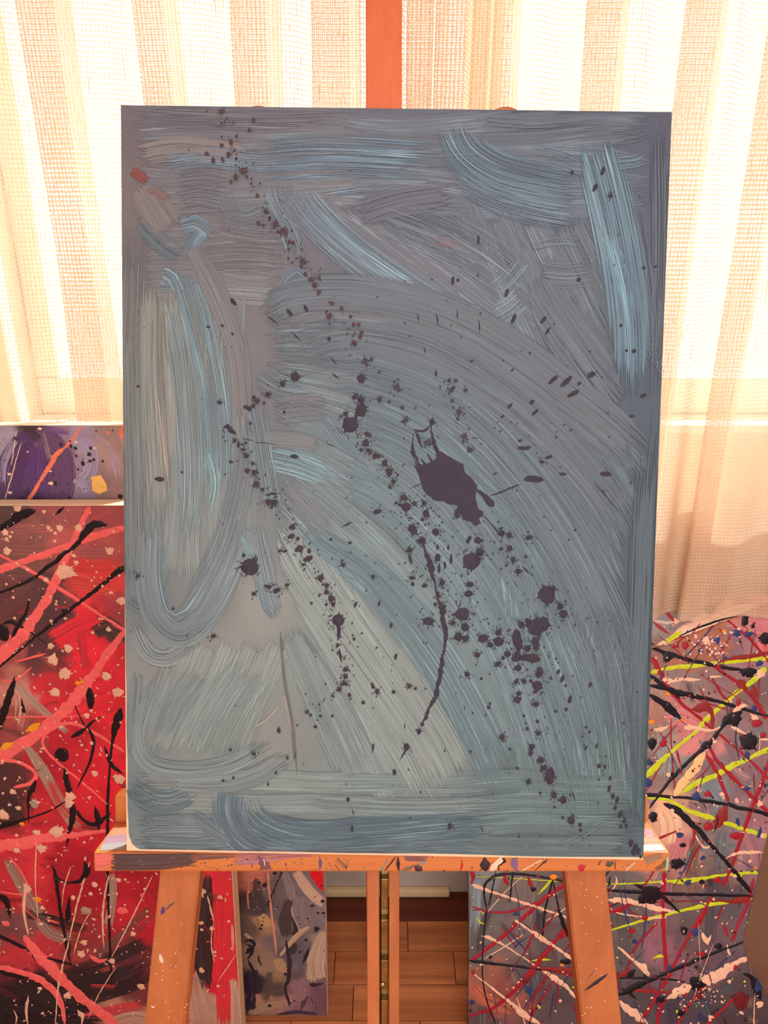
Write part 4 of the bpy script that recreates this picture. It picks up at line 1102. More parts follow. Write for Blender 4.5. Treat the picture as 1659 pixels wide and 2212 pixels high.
UT.brush([(1388, 1802), (1404, 1800), (1418, 1804)], [38, 42, 36], (168, 120, 124), 1, 0.0, 0.1, 0.12)
# marks on the legs
LPn = Plane(EP.w(0, 0, -0.038), EP.U, EP.V)
LG = Painter(LPn, plane_child(LPn, easel, 'leg_paint'), None, lift0=0.0003)
LG.drip([(358, 1966), (368, 1956), (378, 1948)], [6, 6, 5], (112, 84, 76))
LG.splat(352, 1967, 4, 9, 15, (90, 62, 110), 0.15, 1)
LG.splat(348, 2071, 4, 10, -15, (236, 196, 170), 0.1, 0)
LG.drip([(326, 2172), (331, 2176), (335, 2171)], [2, 4, 2], (240, 210, 190))
LG.drip([(1262, 2140), (1288, 2122), (1312, 2104)], [3, 8, 4], (44, 32, 40))
LG.drip([(1268, 2117), (1284, 2096)], [1.5, 2.5], (120, 84, 110))
LG.specks([(rnd.uniform(335, 405), rnd.uniform(1990, 2200), rnd.uniform(0.7, 1.8)) for _ in range(28)] + [(rnd.uniform(1250, 1320), rnd.uniform(1900, 2200), rnd.uniform(0.7, 1.8)) for _ in range(30)], (240, 186, 150))

# ================================================================== RED PAINTING
RP = lean_plane(0, 0.94, 0.0, 7.0)
red = root('painting', 'large red and black abstract canvas with coral streaks, leaning on the left', 'painting', RP)
ra1_, _ = RP.loc(508, 1990)
_, rb1 = RP.loc(100, 1091)
stretcher(red, ra1_ - 0.86, ra1_, 0.0, rb1, 0.040, M_RAW, 0.002)
RB = [(20, 1105, (84, 58, 56)), (120, 1110, (150, 78, 76)), (220, 1110, (150, 66, 66)), (40, 1160, (140, 84, 80)), (150, 1170, (178, 84, 80)), (240, 1180, (170, 76, 74)), (60, 1220, (134, 78, 74)), (200, 1230, (214, 62, 60)), (250, 1250, (206, 60, 58)),
      (40, 1300, (104, 58, 58)), (100, 1290, (90, 54, 54)), (130, 1340, (88, 50, 54)), (200, 1330, (218, 44, 56)), (250, 1340, (150, 60, 64)), (40, 1400, (160, 76, 72)), (90, 1420, (100, 52, 54)), (180, 1410, (224, 40, 54)), (250, 1440, (206, 40, 54)),
      (40, 1500, (190, 116, 100)), (120, 1500, (200, 44, 54)), (220, 1520, (224, 38, 52)), (30, 1580, (150, 70, 66)), (150, 1600, (196, 36, 50)), (250, 1600, (214, 40, 54)), (20, 1680, (80, 46, 46)), (100, 1680, (176, 32, 46)), (220, 1690, (214, 34, 50)),
      (20, 1750, (70, 38, 40)), (80, 1760, (190, 40, 50)), (180, 1780, (206, 36, 50)), (60, 1840, (200, 46, 56)), (170, 1850, (176, 26, 44)), (300, 1860, (170, 28, 42)), (40, 1920, (190, 44, 52)), (140, 1930, (168, 24, 40)), (300, 1930, (176, 30, 44)),
      (40, 1990, (120, 70, 68)), (140, 2000, (150, 50, 54)), (300, 2000, (186, 34, 48)), (60, 2060, (190, 52, 60)), (200, 2060, (150, 60, 60)), (300, 2070, (96, 44, 48)), (60, 2140, (44, 28, 34)), (200, 2140, (48, 32, 38)), (320, 2140, (110, 50, 50)),
      (30, 2200, (34, 24, 30)), (150, 2200, (42, 28, 34)), (270, 2200, (176, 116, 96)), (360, 2200, (200, 60, 66)), (480, 1900, (226, 56, 66)), (480, 2100, (214, 40, 54)), (440, 2190, (184, 140, 118)), (430, 1950, (60, 34, 38)), (-150, 1500, (190, 50, 58)), (-150, 2000, (120, 50, 54))]
colour_grid('painted_ground', RP, red, ra1_ - 0.858, ra1_ - 0.001, 0.002, rb1 - 0.001, 170, 210, RB, M_GROUND, power=7.0, k=1.0, warp=0.03)
R = Painter(RP, red, (ra1_ - 0.857, ra1_ - 0.0012, 0.002, rb1 - 0.0015), k=1.0)
CO = (240, 100, 96); BK = (30, 20, 25); CRM = (228, 172, 142); GY = (166, 134, 116)
b = R.brush
b([(0, 1150), (120, 1140), (268, 1165)], 30, (196, 90, 84), 0.6, 0.6, 0.2, 0.3)
b([(0, 1190), (150, 1195), (268, 1200)], 36, (160, 90, 84), 0.6, 0.6, 0.2, 0.3)
b([(150, 1225), (210, 1232), (268, 1222)], [50, 60, 50], (214, 56, 54), 0.9, 0.3, 0.1, 0.3)
b([(150, 1262), (210, 1272), (268, 1290)], 30, (220, 72, 58), 0.8, 0.5, 0.1, 0.3)
b([(120, 1270), (95, 1350), (70, 1440)], [30, 40, 36], (82, 48, 50), 0.9, 0.35, 0.1, 0.2)
b([(0, 1330), (40, 1290), (80, 1260)], 30, (110, 64, 62), 0.7, 0.5, 0.1, 0.3)
b([(110, 1390), (180, 1350), (240, 1330)], 60, (224, 40, 54), 0.9, 0.2, 0.1, 0.3)
b([(190, 1450), (175, 1370), (185, 1340)], 24, (176, 44, 54), 0.7, 0.5, 0.1, 0.3)
b([(200, 1366), (232, 1352), (268, 1392)], [36, 56, 46], (66, 42, 42), 0.95, 0.2, 0.1, 0.12)
b([(8, 1238), (36, 1232), (64, 1240)], [10, 22, 8], (98, 70, 62), 0.9, 0.3, 0, 0.2)
b([(130, 1545), (200, 1500), (268, 1480)], 70, (226, 40, 54), 0.8, 0.3, 0.1, 0.3)
b([(20, 1470), (50, 1510), (40, 1590)], [60, 60, 40], (206, 150, 128), 0.7, 0.6, 0.2, 0.4)
b([(28, 1476), (90, 1532), (155, 1590)], [16, 20, 12], GY, 0.95, 0.3, 0.2, 0.15)
b([(50, 1600), (90, 1660), (128, 1730), (172, 1800)], [14, 28, 28, 30], GY, 0.95, 0.25, 0.2, 0.15)
b([(8, 1846), (40, 1900), (74, 1960), (110, 2016), (180, 2030)], [16, 30, 30, 34, 30], (150, 120, 106), 0.85, 0.4, 0.2, 0.2)
b([(236, 1880), (244, 1930), (232, 2010)], [24, 20, 24], GY, 0.9, 0.3, 0.2, 0.2)
b([(40, 1640), (50, 1710), (64, 1770)], [50, 50, 30], (96, 46, 48), 0.8, 0.5, 0.1, 0.3)
b([(20, 1720), (40, 1760), (30, 1790)], [40, 44, 30], (58, 36, 38), 0.8, 0.5, 0.1, 0.3)
b([(110, 1680), (140, 1740), (190, 1790)], 50, (196, 36, 48), 0.7, 0.4, 0.1, 0.3)
b([(80, 1860), (160, 1880), (240, 1920)], 60, (170, 26, 42), 0.7, 0.4, 0.1, 0.3)
b([(50, 1970), (120, 1990), (200, 2010)], [26, 30, 20], (46, 30, 34), 0.9, 0.4, 0.1, 0.2)
b([(200, 2080), (280, 2010), (345, 1950)], [30, 44, 30], (116, 66, 62), 0.85, 0.5, 0.2, 0.25)
b([(130, 2110), (240, 2070), (330, 2030)], [30, 40, 36], (46, 32, 36), 0.9, 0.35, 0.1, 0.25)
b([(0, 2110), (120, 2150), (260, 2120), (330, 2080)], [70, 80, 80, 50], (40, 28, 34), 0.95, 0.25, 0.1, 0.2)
b([(0, 2190), (140, 2196), (240, 2200)], 60, (36, 26, 32), 0.9, 0.25, 0.1, 0.2)
b([(170, 2196), (250, 2180), (320, 2170)], [20, 30, 30], (196, 60, 66), 0.9, 0.3, 0.1, 0.2)
b([(240, 2212), (290, 2196), (330, 2205)], [30, 40, 40], (190, 144, 122), 0.9, 0.3, 0.1, 0.2)
b([(434, 1882), (434, 1990), (436, 2080), (444, 2150)], [52, 56, 54, 20], (50, 32, 36), 0.97, 0.15, 0.1, 0.12)
b([(483, 1880), (487, 1990), (490, 2100), (488, 2230)], [50, 54, 54, 40], (220, 44, 56), 0.97, 0.15, 0.1, 0.1)
b([(500, 1990), (502, 2020), (503, 2060)], [6, 12, 6], (226, 150, 136), 0.8, 0.3, 0, 0.3)
b([(412, 2090), (426, 2150), (440, 2225)], [30, 60, 70], (190, 146, 124), 0.9, 0.3, 0.1, 0.3)
b([(500, 2110), (508, 2160), (512, 2225)], [20, 34, 40], (196, 158, 136), 0.95, 0.2, 0.1, 0.2)
b([(410, 2050), (414, 2110), (408, 2170)], [10, 20, 14], (190, 40, 52), 0.8, 0.3, 0, 0.3)
for i in range(70):
    x0, y0 = rnd.uniform(-20, 500), rnd.uniform(1110, 2210)
    if x0 > 290 and y0 < 1880:
        continue
    an = rnd.uniform(-0.5, 0.9)
    L_ = rnd.uniform(30, 90)
    c = rnd.choice(((200, 40, 52), (226, 48, 60), (150, 36, 46), (110, 54, 54), (176, 70, 68), (206, 84, 80))) if y0 < 2040 else rnd.choice(((60, 36, 40), (150, 40, 48), (44, 30, 36), (200, 60, 66), (150, 112, 98)))
    b([(x0, y0), (x0 + math.cos(an) * L_ / 2, y0 + math.sin(an) * L_ / 2 + rnd.uniform(-6, 6)), (x0 + math.cos(an) * L_, y0 + math.sin(an) * L_)], rnd.uniform(8, 22), c, rnd.uniform(0.4, 0.7), 0.5, 0.1, 0.4)
d_ = R.drip
for pts, w in (([(194, 1094), (160, 1165), (120, 1255), (85, 1320), (45, 1375), (-20, 1432)], [10, 13, 16, 20, 26, 30]),
               ([(-20, 1236), (60, 1210), (130, 1185), (190, 1162), (270, 1138)], [16, 16, 13, 16, 14]),
               ([(-10, 1194), (70, 1235), (150, 1285), (220, 1330), (270, 1362)], [6, 8, 8, 7, 9]),
               ([(270, 1362), (220, 1430), (170, 1500), (100, 1570), (40, 1610), (-20, 1650)], [12, 18, 24, 26, 24, 26]),
               ([(270, 1625), (200, 1580), (150, 1562), (105, 1580), (93, 1608), (120, 1642), (190, 1700), (236, 1740)], [7, 7, 8, 6, 6, 5, 5, 3]),
               ([(0, 1642), (40, 1646), (76, 1668), (70, 1690), (30, 1700)], [8, 9, 8, 9, 7]), ([(-10, 1832), (70, 1815), (140, 1806), (232, 1793)], [30, 26, 18, 8]),
               ([(52, 2020), (80, 2060), (120, 2100), (160, 2140), (220, 2190), (260, 2225)], [14, 26, 28, 24, 24, 24]), ([(-10, 2088), (60, 2104), (112, 2136), (134, 2172), (140, 2212)], [14, 18, 16, 12, 8]),
               ([(192, 2062), (214, 2076), (232, 2070)], [8, 11, 6]), ([(0, 1468), (30, 1470), (70, 1440)], [4, 5, 4]), ([(30, 1430), (70, 1420), (100, 1412)], [3, 6, 4]), ([(0, 1550), (60, 1548), (130, 1548), (190, 1546)], [2, 4, 3, 2]),
               ([(20, 1850), (50, 1890), (60, 1930), (0, 1926)], [4, 4, 4, 4]), ([(100, 1985), (130, 1995)], [6, 4])):
    d_(pts, w, CO, 0.2, 0.12)
for pts, w in (([(-10, 1284), (60, 1255), (120, 1212), (168, 1172), (186, 1148), (205, 1132), (232, 1134)], [5, 7, 9, 13, 18, 20, 10]), ([(-10, 1448), (60, 1390), (140, 1325), (200, 1280), (240, 1247), (270, 1224)], [4, 6, 8, 8, 10, 18]),
               ([(-10, 1146), (20, 1130), (48, 1112), (76, 1102)], [12, 15, 22, 14]), ([(120, 1113), (128, 1104), (140, 1094)], [3, 7, 5]), ([(132, 1320), (146, 1318), (152, 1326)], [8, 10, 6]), ([(192, 1482), (195, 1515), (196, 1536)], [12, 16, 5]),
               ([(156, 1592), (175, 1580), (200, 1560), (222, 1545)], [16, 10, 5, 2]), ([(138, 1658), (143, 1680), (150, 1710), (154, 1722)], [10, 12, 13, 8]), ([(160, 1735), (157, 1760), (150, 1795), (144, 1828)], [12, 15, 9, 3]),
               ([(262, 1530), (252, 1562), (242, 1610), (236, 1680), (233, 1740), (233, 1900), (236, 2000), (240, 2100), (240, 2130)], [14, 18, 6, 5, 7, 6, 5, 4, 2]), ([(226, 1610), (240, 1650), (256, 1664), (266, 1672)], [3, 10, 8, 5]),
               ([(190, 1570), (202, 1600), (196, 1640), (178, 1680), (165, 1705)], [8, 7, 6, 4, 2]), ([(-10, 1786), (20, 1780), (60, 1768), (110, 1750), (150, 1725)], [16, 12, 5, 4, 2]), ([(78, 1680), (70, 1705), (62, 1718), (62, 1780)], [6, 14, 8, 2]),
               ([(166, 1750), (180, 1770), (206, 1780), (240, 1755)], [9, 8, 12, 5]), ([(206, 1740), (210, 1768), (215, 1796)], [3, 14, 4]), ([(112, 1868), (120, 1890), (128, 1950), (138, 2010), (150, 2070), (156, 2084)], [4, 9, 8, 7, 4, 2]),
               ([(120, 1892), (145, 1906), (176, 1900), (188, 1880), (182, 1860)], [4, 5, 9, 14, 10]), ([(150, 1938), (147, 1970), (148, 1996)], [6, 12, 10]), ([(-6, 1930), (12, 1945), (20, 1970), (22, 1984)], [14, 12, 8, 3]), ([(-10, 2018), (40, 2040), (66, 2056), (76, 2076)], [9, 10, 6, 3]),
               ([(90, 2066), (130, 2076), (160, 2086)], [2, 9, 3]), ([(46, 1508), (50, 1530), (54, 1540)], [4, 9, 15]), ([(-8, 1580), (12, 1530), (26, 1488), (32, 1460)], [20, 16, 14, 4]), ([(8, 1348), (24, 1343), (44, 1352), (64, 1364), (110, 1398)], [10, 11, 7, 4, 1.5]), ([(64, 1292), (56, 1325), (34, 1360), (10, 1425)], [4, 6, 9, 3]),
               ([(150, 1500), (172, 1545), (184, 1572)], [2, 3, 4]), ([(150, 2030), (152, 2060)], [4, 4]), ([(-6, 2095), (40, 2108), (80, 2110)], [9, 12, 3])):
    d_(pts, w, BK, 0.3, 0.14)
R.splat(134, 1630, 15, 17, 0, BK, 0.06, 0); R.splat(6, 1366, 14, 20, -15, BK, 0.08, 0)
for x, y, r in ((123, 1797, 14), (80, 1798, 8), (90, 1832, 10), (36, 1836, 7), (258, 1682, 12), (152, 1720, 11), (150, 1735, 9), (75, 1735, 9), (8, 1760, 12), (28, 1710, 6), (40, 1745, 6), (235, 1360, 5), (262, 1298, 9), (100, 1252, 5), (240, 1280, 4), (105, 1140, 4), (165, 1215, 5), (160, 1200, 4), (230, 1460, 10), (255, 1495, 10), (60, 1230, 4),
                (12, 1150, 7), (15, 1165, 5), (115, 1425, 12), (148, 1400, 9), (110, 1395, 6), (120, 1495, 10), (140, 1455, 12), (188, 1545, 6), (205, 1670, 7), (238, 1190, 8), (140, 1235, 16), (16, 1190, 8), (170, 1140, 7), (130, 1140, 7), (38, 1095, 9), (432, 1925, 12), (476, 1937, 5), (458, 2005, 5), (436, 2096, 6), (60, 1920, 8), (182, 2035, 7), (176, 2060, 8), (242, 2075, 7), (305, 2130, 8), (146, 2150, 8), (288, 2016, 6), (205, 1910, 7), (256, 1900, 6), (92, 1960, 5), (196, 1930, 4)):
    R.splat(x, y, r, r * rnd.uniform(0.8, 1.2), rnd.uniform(0, 90), CRM, 0.16, 6, 0.12)
for x, y, r in ((82, 1942, 8), (48, 1779, 6), (168, 1475, 6), (178, 1472, 5)):
    R.splat(x, y, r, r * 0.8, 0, (236, 140, 30), 0.1, 0)
R.splat(186, 1966, 12, 9, 30, (170, 136, 118), 0.12, 0); R.splat(265, 1966, 12, 9, 10, CO, 0.1, 0); R.splat(14, 1994, 8, 7, 0, CO, 0.1, 0); R.splat(75, 1736, 9, 10, 0, GY, 0.1, 0)
d_([(0, 1620), (14, 1612), (30, 1602)], [10, 16, 6], (236, 150, 40), 0.1, 0.3); d_([(56, 1580), (72, 1570), (88, 1560)], [4, 12, 6], (236, 150, 40), 0.1, 0.3)
for x0, y0, x1, y1, w in ((195, 1860, 150, 2030, 3), (150, 2030, 120, 2212, 3), (56, 1910, 62, 2020, 4), (235, 1890, 225, 2050, 3), (250, 2090, 190, 2200, 2), (330, 1890, 240, 2070, 2), (160, 2060, 200, 1960, 2), (154, 1870, 134, 1960, 2), (448, 1934, 462, 1990, 3), (462, 1990, 464, 2080, 2), (80, 1800, 84, 2000, 2), (510, 2060, 470, 2120, 2), (30, 2180, 34, 2212, 4), (62, 2150, 60, 2212, 4), (168, 2180, 176, 2212, 8)):
    d_([(x0, y0), ((x0 + x1) / 2 + rnd.uniform(-8, 8), (y0 + y1) / 2), (x1, y1)], [w, w * 1.4, w * 0.7], CRM, 0.2, 0.5)
R.specks([(rnd.uniform(-60, 300), rnd.uniform(1100, 1420), abs(rnd.gauss(0, 1.4)) + 0.8) for _ in range(170)] + [(rnd.uniform(-60, 500), rnd.uniform(1420, 2215), abs(rnd.gauss(0, 1.8)) + 0.9, abs(rnd.gauss(0, 2)) + 1.0, rnd.uniform(-50, 50)) for _ in range(520)], CRM)
R.specks([(rnd.uniform(-60, 500), rnd.uniform(1500, 2215), abs(rnd.gauss(0, 1.5)) + 0.8) for _ in range(60)], CO)

# ================================================================== PURPLE PAINTING BEHIND
PP = lean_plane(0, 0.995, 0.0, 7.0)
pur = root('painting', 'lilac and purple abstract canvas showing above the top of the red one', 'painting', PP)
_, pb1 = PP.loc(130, 918)
pa1, _ = PP.loc(310, 1000)
stretcher(pur, pa1 - 0.80, pa1, 0.0, pb1, 0.040, M_RAW, 0.002)
PB = [(15, 950, (158, 140, 156)), (25, 1040, (110, 84, 110)), (60, 930, (70, 50, 56)), (60, 1000, (90, 52, 96)), (90, 950, (130, 110, 112)), (110, 1000, (104, 64, 108)), (130, 1050, (104, 66, 104)), (140, 980, (112, 80, 100)), (130, 935, (150, 116, 136)), (180, 950, (164, 142, 162)), (170, 1010, (160, 138, 160)), (200, 1000, (158, 126, 118)),
      (230, 950, (168, 134, 124)), (255, 1000, (172, 140, 142)), (220, 1065, (150, 116, 112)), (260, 1060, (156, 120, 116)), (175, 1065, (140, 116, 136)), (60, 1070, (66, 40, 70)), (-60, 1000, (130, 110, 130)), (350, 1000, (150, 120, 120))]
colour_grid('painted_ground', PP, pur, pa1 - 0.798, pa1 - 0.001, 0.5, pb1 - 0.001, 150, 120, PB, M_GROUND, power=6.0, warp=0.015)
mesh('lower_ground', [(pa1 - 0.798, 0.002, 0.0003), (pa1 - 0.001, 0.002, 0.0003), (pa1 - 0.001, 0.5, 0.0003), (pa1 - 0.798, 0.5, 0.0003)], [(0, 1, 2, 3)], M_RAWDIM, pur)
Q = Painter(PP, pur, (pa1 - 0.797, pa1 - 0.0012, 0.5, pb1 - 0.0015))
b = Q.brush
b([(40, 945), (14, 1000), (10, 1060)], [30, 30, 30], (152, 136, 156), 0.8, 0.3, 0.1, 0.3)
b([(64, 930), (42, 975), (22, 1020), (30, 1085)], [34, 60, 60, 60], (84, 48, 92), 0.95, 0.2, 0.1, 0.12)
b([(80, 922), (110, 960), (140, 1010), (128, 1085)], [40, 60, 50, 60], (104, 66, 104), 0.95, 0.2, 0.15, 0.12)
b([(84, 960), (80, 1020), (90, 1085)], [40, 60, 60], (96, 54, 112), 0.8, 0.4, 0.15, 0.3)
b([(54, 920), (66, 930), (90, 950)], [10, 30, 24], (62, 44, 46), 0.95, 0.2, 0.05, 0.2)
b([(92, 930), (104, 970), (108, 1000)], [12, 18, 10], (148, 122, 118), 0.8, 0.4, 0.1, 0.3)
b([(90, 924), (120, 930), (160, 936)], [14, 20, 10], (116, 76, 128), 0.8, 0.3, 0.1, 0.4)
b([(160, 950), (190, 965), (196, 1010), (170, 1050)], [24, 40, 40, 30], (166, 146, 172), 0.85, 0.2, 0.1, 0.3)
b([(190, 930), (230, 960), (252, 1010), (262, 1060)], [14, 16, 16, 12], (178, 156, 176), 0.7, 0.4, 0.1, 0.4)
b([(160, 1050), (176, 1040), (190, 1070)], [20, 26, 16], (168, 148, 170), 0.8, 0.2, 0.1, 0.3)
b([(250, 925), (265, 960), (268, 1010)], 16, (182, 140, 130), 0.7, 0.4, 0.1, 0.4)
dq = Q.drip
dq([(178, 918), (160, 944), (140, 966), (122, 984), (105, 1010), (80, 1052), (60, 1082)], [4, 6, 8, 14, 10, 9, 10], (246, 124, 92), 0.2, 0.12)
dq([(105, 984), (114, 986)], [6, 4], (246, 124, 92))
dq([(48, 950), (36, 990), (28, 1020), (10, 1082)], [2.5, 3, 4, 3], (238, 190, 150), 0.2, 0.3); dq([(36, 930), (30, 970), (24, 1010)], [2, 3, 2], (238, 190, 150), 0.2, 0.3)
dq([(264, 915), (266, 930), (262, 938), (268, 960), (268, 1040)], [14, 16, 8, 4, 4], (250, 120, 84), 0.2, 0.1)
Q.patch([(197, 1030), (218, 1026), (230, 1046), (232, 1060), (214, 1067), (200, 1060)], (250, 186, 100))
for x, y, r in ((153, 963, 4), (163, 968, 4), (193, 981, 5), (196, 968, 4), (180, 1001, 5), (195, 996, 4), (203, 993, 3.5), (222, 996, 3), (152, 953, 3), (165, 985, 3), (169, 1014, 2.5), (132, 960, 4), (120, 1044, 5), (150, 1074, 3), (260, 1072, 5), (34, 947, 3), (208, 931, 2), (244, 930, 2)):
    Q.splat(x, y, r, r, 0, (56, 40, 44), 0.1, 2)
for x, y, r in ((110, 1044, 6), (86, 926, 5), (20, 1024, 5), (110, 1018, 3), (60, 976, 3), (164, 955, 4), (205, 968, 4), (22, 1064, 5)):
    Q.splat(x, y, r, r * 0.6, 0, (242, 196, 158), 0.1, 0)
Q.splat(232, 935, 3, 4, 0, (250, 124, 92), 0.1, 0)
Q.specks([(rnd.uniform(-20, 140), rnd.uniform(940, 1075), rnd.uniform(0.7, 2)) for _ in range(50)], (60, 40, 52)); Q.specks([(rnd.uniform(140, 200), rnd.uniform(980, 1075), rnd.uniform(0.6, 1.6)) for _ in range(30)], (56, 40, 44))

# ================================================================== SMALL GREY PAINTING
GP = lean_plane(0, 1.0075, 0.0, 8.5)
gre = root('painting', 'small grey and mauve canvas with black drips, on the floor beside the red painting', 'painting', GP)
ga1, _ = GP.loc(707, 2120)
ga0 = GP.loc(502, 2120)[0]
stretcher(gre, ga0, ga1, 0.0, 0.62, 0.018, M_RAWDIM, 0.0015)
GB = [(540, 1895, (190, 110, 92)), (545, 1940, (72, 58, 60)), (560, 1960, (80, 66, 68)), (590, 1920, (112, 98, 96)), (610, 1980, (108, 98, 104)), (640, 1930, (120, 108, 112)), (660, 1980, (132, 116, 118)), (690, 1990, (124, 108, 112)), (570, 2000, (168, 128, 96)), (540, 2010, (110, 88, 80)), (560, 2070, (150, 118, 98)), (600, 2040, (120, 104, 106)),
      (620, 2060, (96, 84, 92)), (650, 2060, (110, 98, 104)), (690, 2060, (160, 132, 116)), (600, 2100, (150, 120, 96)), (640, 2100, (108, 94, 98)), (545, 2130, (52, 40, 56)), (600, 2140, (96, 76, 72)), (640, 2130, (140, 104, 112)), (690, 2140, (116, 82, 94)), (570, 2170, (160, 122, 100)), (610, 2160, (166, 120, 118)), (650, 2180, (130, 94, 100)), (695, 2180, (118, 84, 96)),
      (540, 2190, (92, 72, 76)), (620, 1700, (120, 104, 106))]
colour_grid('painted_ground', GP, gre, ga0 + 0.001, ga1 - 0.001, 0.001, 0.619, 70, 200, GB, M_GROUND, power=6.0, warp=0.014)
K = Painter(GP, gre, (ga0 + 0.001, ga1 - 0.0015, 0.0015, 0.618))
b = K.brush
b([(522, 1893), (546, 1894), (570, 1888)], [24, 26, 14], (206, 120, 100), 1, 0.1, 0, 0.1)
b([(552, 1892), (556, 1930), (548, 1978)], [10, 24, 8], (78, 62, 66), 0.95, 0.2, 0, 0.2)
b([(614, 1880), (626, 1920), (634, 1950)], [16, 24, 20], (146, 130, 134), 0.9, 0.3, 0.1, 0.2)
b([(638, 1880), (668, 1924), (704, 1956)], [22, 28, 24], (206, 170, 148), 1, 0.15, 0.05, 0.12)
b([(648, 1930), (640, 1970), (660, 2010)], [30, 46, 30], (138, 124, 126), 0.9, 0.25, 0.1, 0.3)
b([(670, 1950), (684, 1990), (690, 2010)], 24, (126, 112, 116), 0.8, 0.3, 0.1, 0.3)
b([(560, 1975), (574, 1990), (578, 2008)], [20, 34, 24], (196, 150, 104), 0.95, 0.1, 0, 0.4)
b([(628, 1940), (616, 1990), (622, 2030)], [20, 34, 20], (72, 58, 62), 0.95, 0.15, 0.05, 0.2)
b([(630, 1955), (634, 1985), (652, 2014)], [4, 7, 5], (196, 164, 140), 1, 0.1, 0, 0.1)
b([(700, 2008), (688, 2050), (680, 2090), (688, 2122)], [16, 34, 46, 40], (188, 156, 134), 1, 0.2, 0.2, 0.1)
b([(672, 2000), (646, 2016), (622, 2044), (600, 2070)], [8, 14, 10, 6], (190, 158, 132), 1, 0.2, 0, 0.15)
b([(600, 2068), (606, 2086), (624, 2096)], [20, 30, 20], (176, 140, 106), 0.9, 0.2, 0, 0.2)
b([(640, 2030), (650, 2070), (652, 2110)], 28, (100, 90, 100), 0.8, 0.3, 0.1, 0.3)
b([(528, 2015), (544, 2030), (552, 2040)], [8, 10, 5], (184, 154, 130), 0.9, 0.2, 0, 0.2)
b([(545, 2090), (548, 2140), (540, 2190)], [28, 34, 24], (48, 38, 58), 0.95, 0.2, 0, 0.2)
b([(584, 2096), (576, 2140), (570, 2165)], [14, 22, 14], (92, 76, 74), 0.9, 0.2, 0, 0.2)
b([(552, 2146), (560, 2160), (556, 2176)], [12, 24, 16], (186, 132, 112), 0.9, 0.2, 0, 0.2)
b([(536, 2192), (572, 2176), (620, 2164)], [16, 22, 12], (172, 138, 112), 0.95, 0.2, 0, 0.15)
b([(624, 2120), (650, 2140), (640, 2180)], [20, 40, 24], (152, 112, 118), 0.85, 0.2, 0, 0.3)
b([(690, 2130), (694, 2160), (690, 2192)], 34, (116, 80, 94), 0.9, 0.1, 0, 0.3)
b([(590, 2196), (640, 2186), (700, 2194)], 12, (70, 50, 72), 0.9, 0.2, 0, 0.3)
K.patch([(668, 1878), (697, 1878), (699, 1926), (690, 1920), (680, 1905), (671, 1894)], (226, 26, 36))
dk = K.drip
dk([(578, 1880), (582, 1930), (588, 1985), (594, 2030), (597, 2062)], [4, 4.5, 4.5, 4.5, 3], (226, 142, 112), 0.2, 0.1); dk([(537, 1908), (535, 1940), (537, 1964)], [3, 4, 3], (206, 124, 98), 0.2, 0.1)
dk([(618, 2030), (622, 2060), (626, 2088), (622, 2120), (616, 2130), (622, 2160), (626, 2176)], [5, 8, 10, 8, 6, 7, 6], (54, 44, 50)); dk([(624, 1968), (634, 1990), (640, 2010), (630, 2020)], [3, 8, 14, 18], (58, 48, 54), 0.1)
dk([(640, 2036), (630, 2052), (622, 2066)], [14, 22, 10], (66, 56, 62), 0.1); dk([(667, 2046), (662, 2064), (654, 2082)], [4, 8, 6], (48, 40, 48)); dk([(536, 2074), (548, 2098), (553, 2118), (550, 2140)], [6, 8, 8, 8], (46, 36, 48))
dk([(559, 2064), (560, 2076), (564, 2084), (565, 2086)], [9, 4, 3, 4], (40, 32, 38)); dk([(680, 2130), (672, 2128), (690, 2126), (700, 2124)], [10, 12, 6, 4], (52, 42, 54)); dk([(666, 2150), (656, 2166), (648, 2184)], [6, 9, 6], (88, 66, 76)); dk([(672, 2150), (676, 2170)], [4, 5], (92, 68, 80))
for pts in ([(528, 2036), (540, 2030), (550, 2040), (538, 2054), (530, 2060)], [(532, 2040), (546, 2046), (540, 2066), (534, 2072)]):
    dk(pts, [7, 9, 6, 9, 6][:len(pts)], (44, 36, 44), 0.2, 0.4)
for x, y, r in ((572, 1912, 5), (560, 1906, 3), (594, 1886, 4), (563, 2006, 4), (566, 1998, 3), (568, 1990, 2), (570, 1982, 2), (617, 2104, 4), (661, 2030, 4), (675, 1956, 4), (697, 1946, 4), (699, 1972, 4), (687, 1972, 3), (694, 1912, 3), (599, 1960, 2.5), (665, 1984, 2.5), (648, 2056, 3), (628, 2166, 2.5), (636, 2162, 2.5), (684, 2006, 6), (583, 2172, 4)):
    K.splat(x, y, r, r * rnd.uniform(0.7, 1.1), 0, (42, 34, 40), 0.15, 3)
K.specks([(608 - 30 * f / 24 + rnd.uniform(-1.5, 1.5), 1884 + 72 * f / 24, rnd.uniform(1.2, 3)) for f in range(25)], (42, 34, 40))
K.specks([(rnd.uniform(530, 600), rnd.uniform(1900, 1975), rnd.uniform(0.8, 1.8)) for _ in range(24)], (210, 180, 160))
K.specks([(rnd.uniform(620, 705), rnd.uniform(1930, 2180), rnd.uniform(0.8, 1.8)) for _ in range(40)], (50, 42, 48))

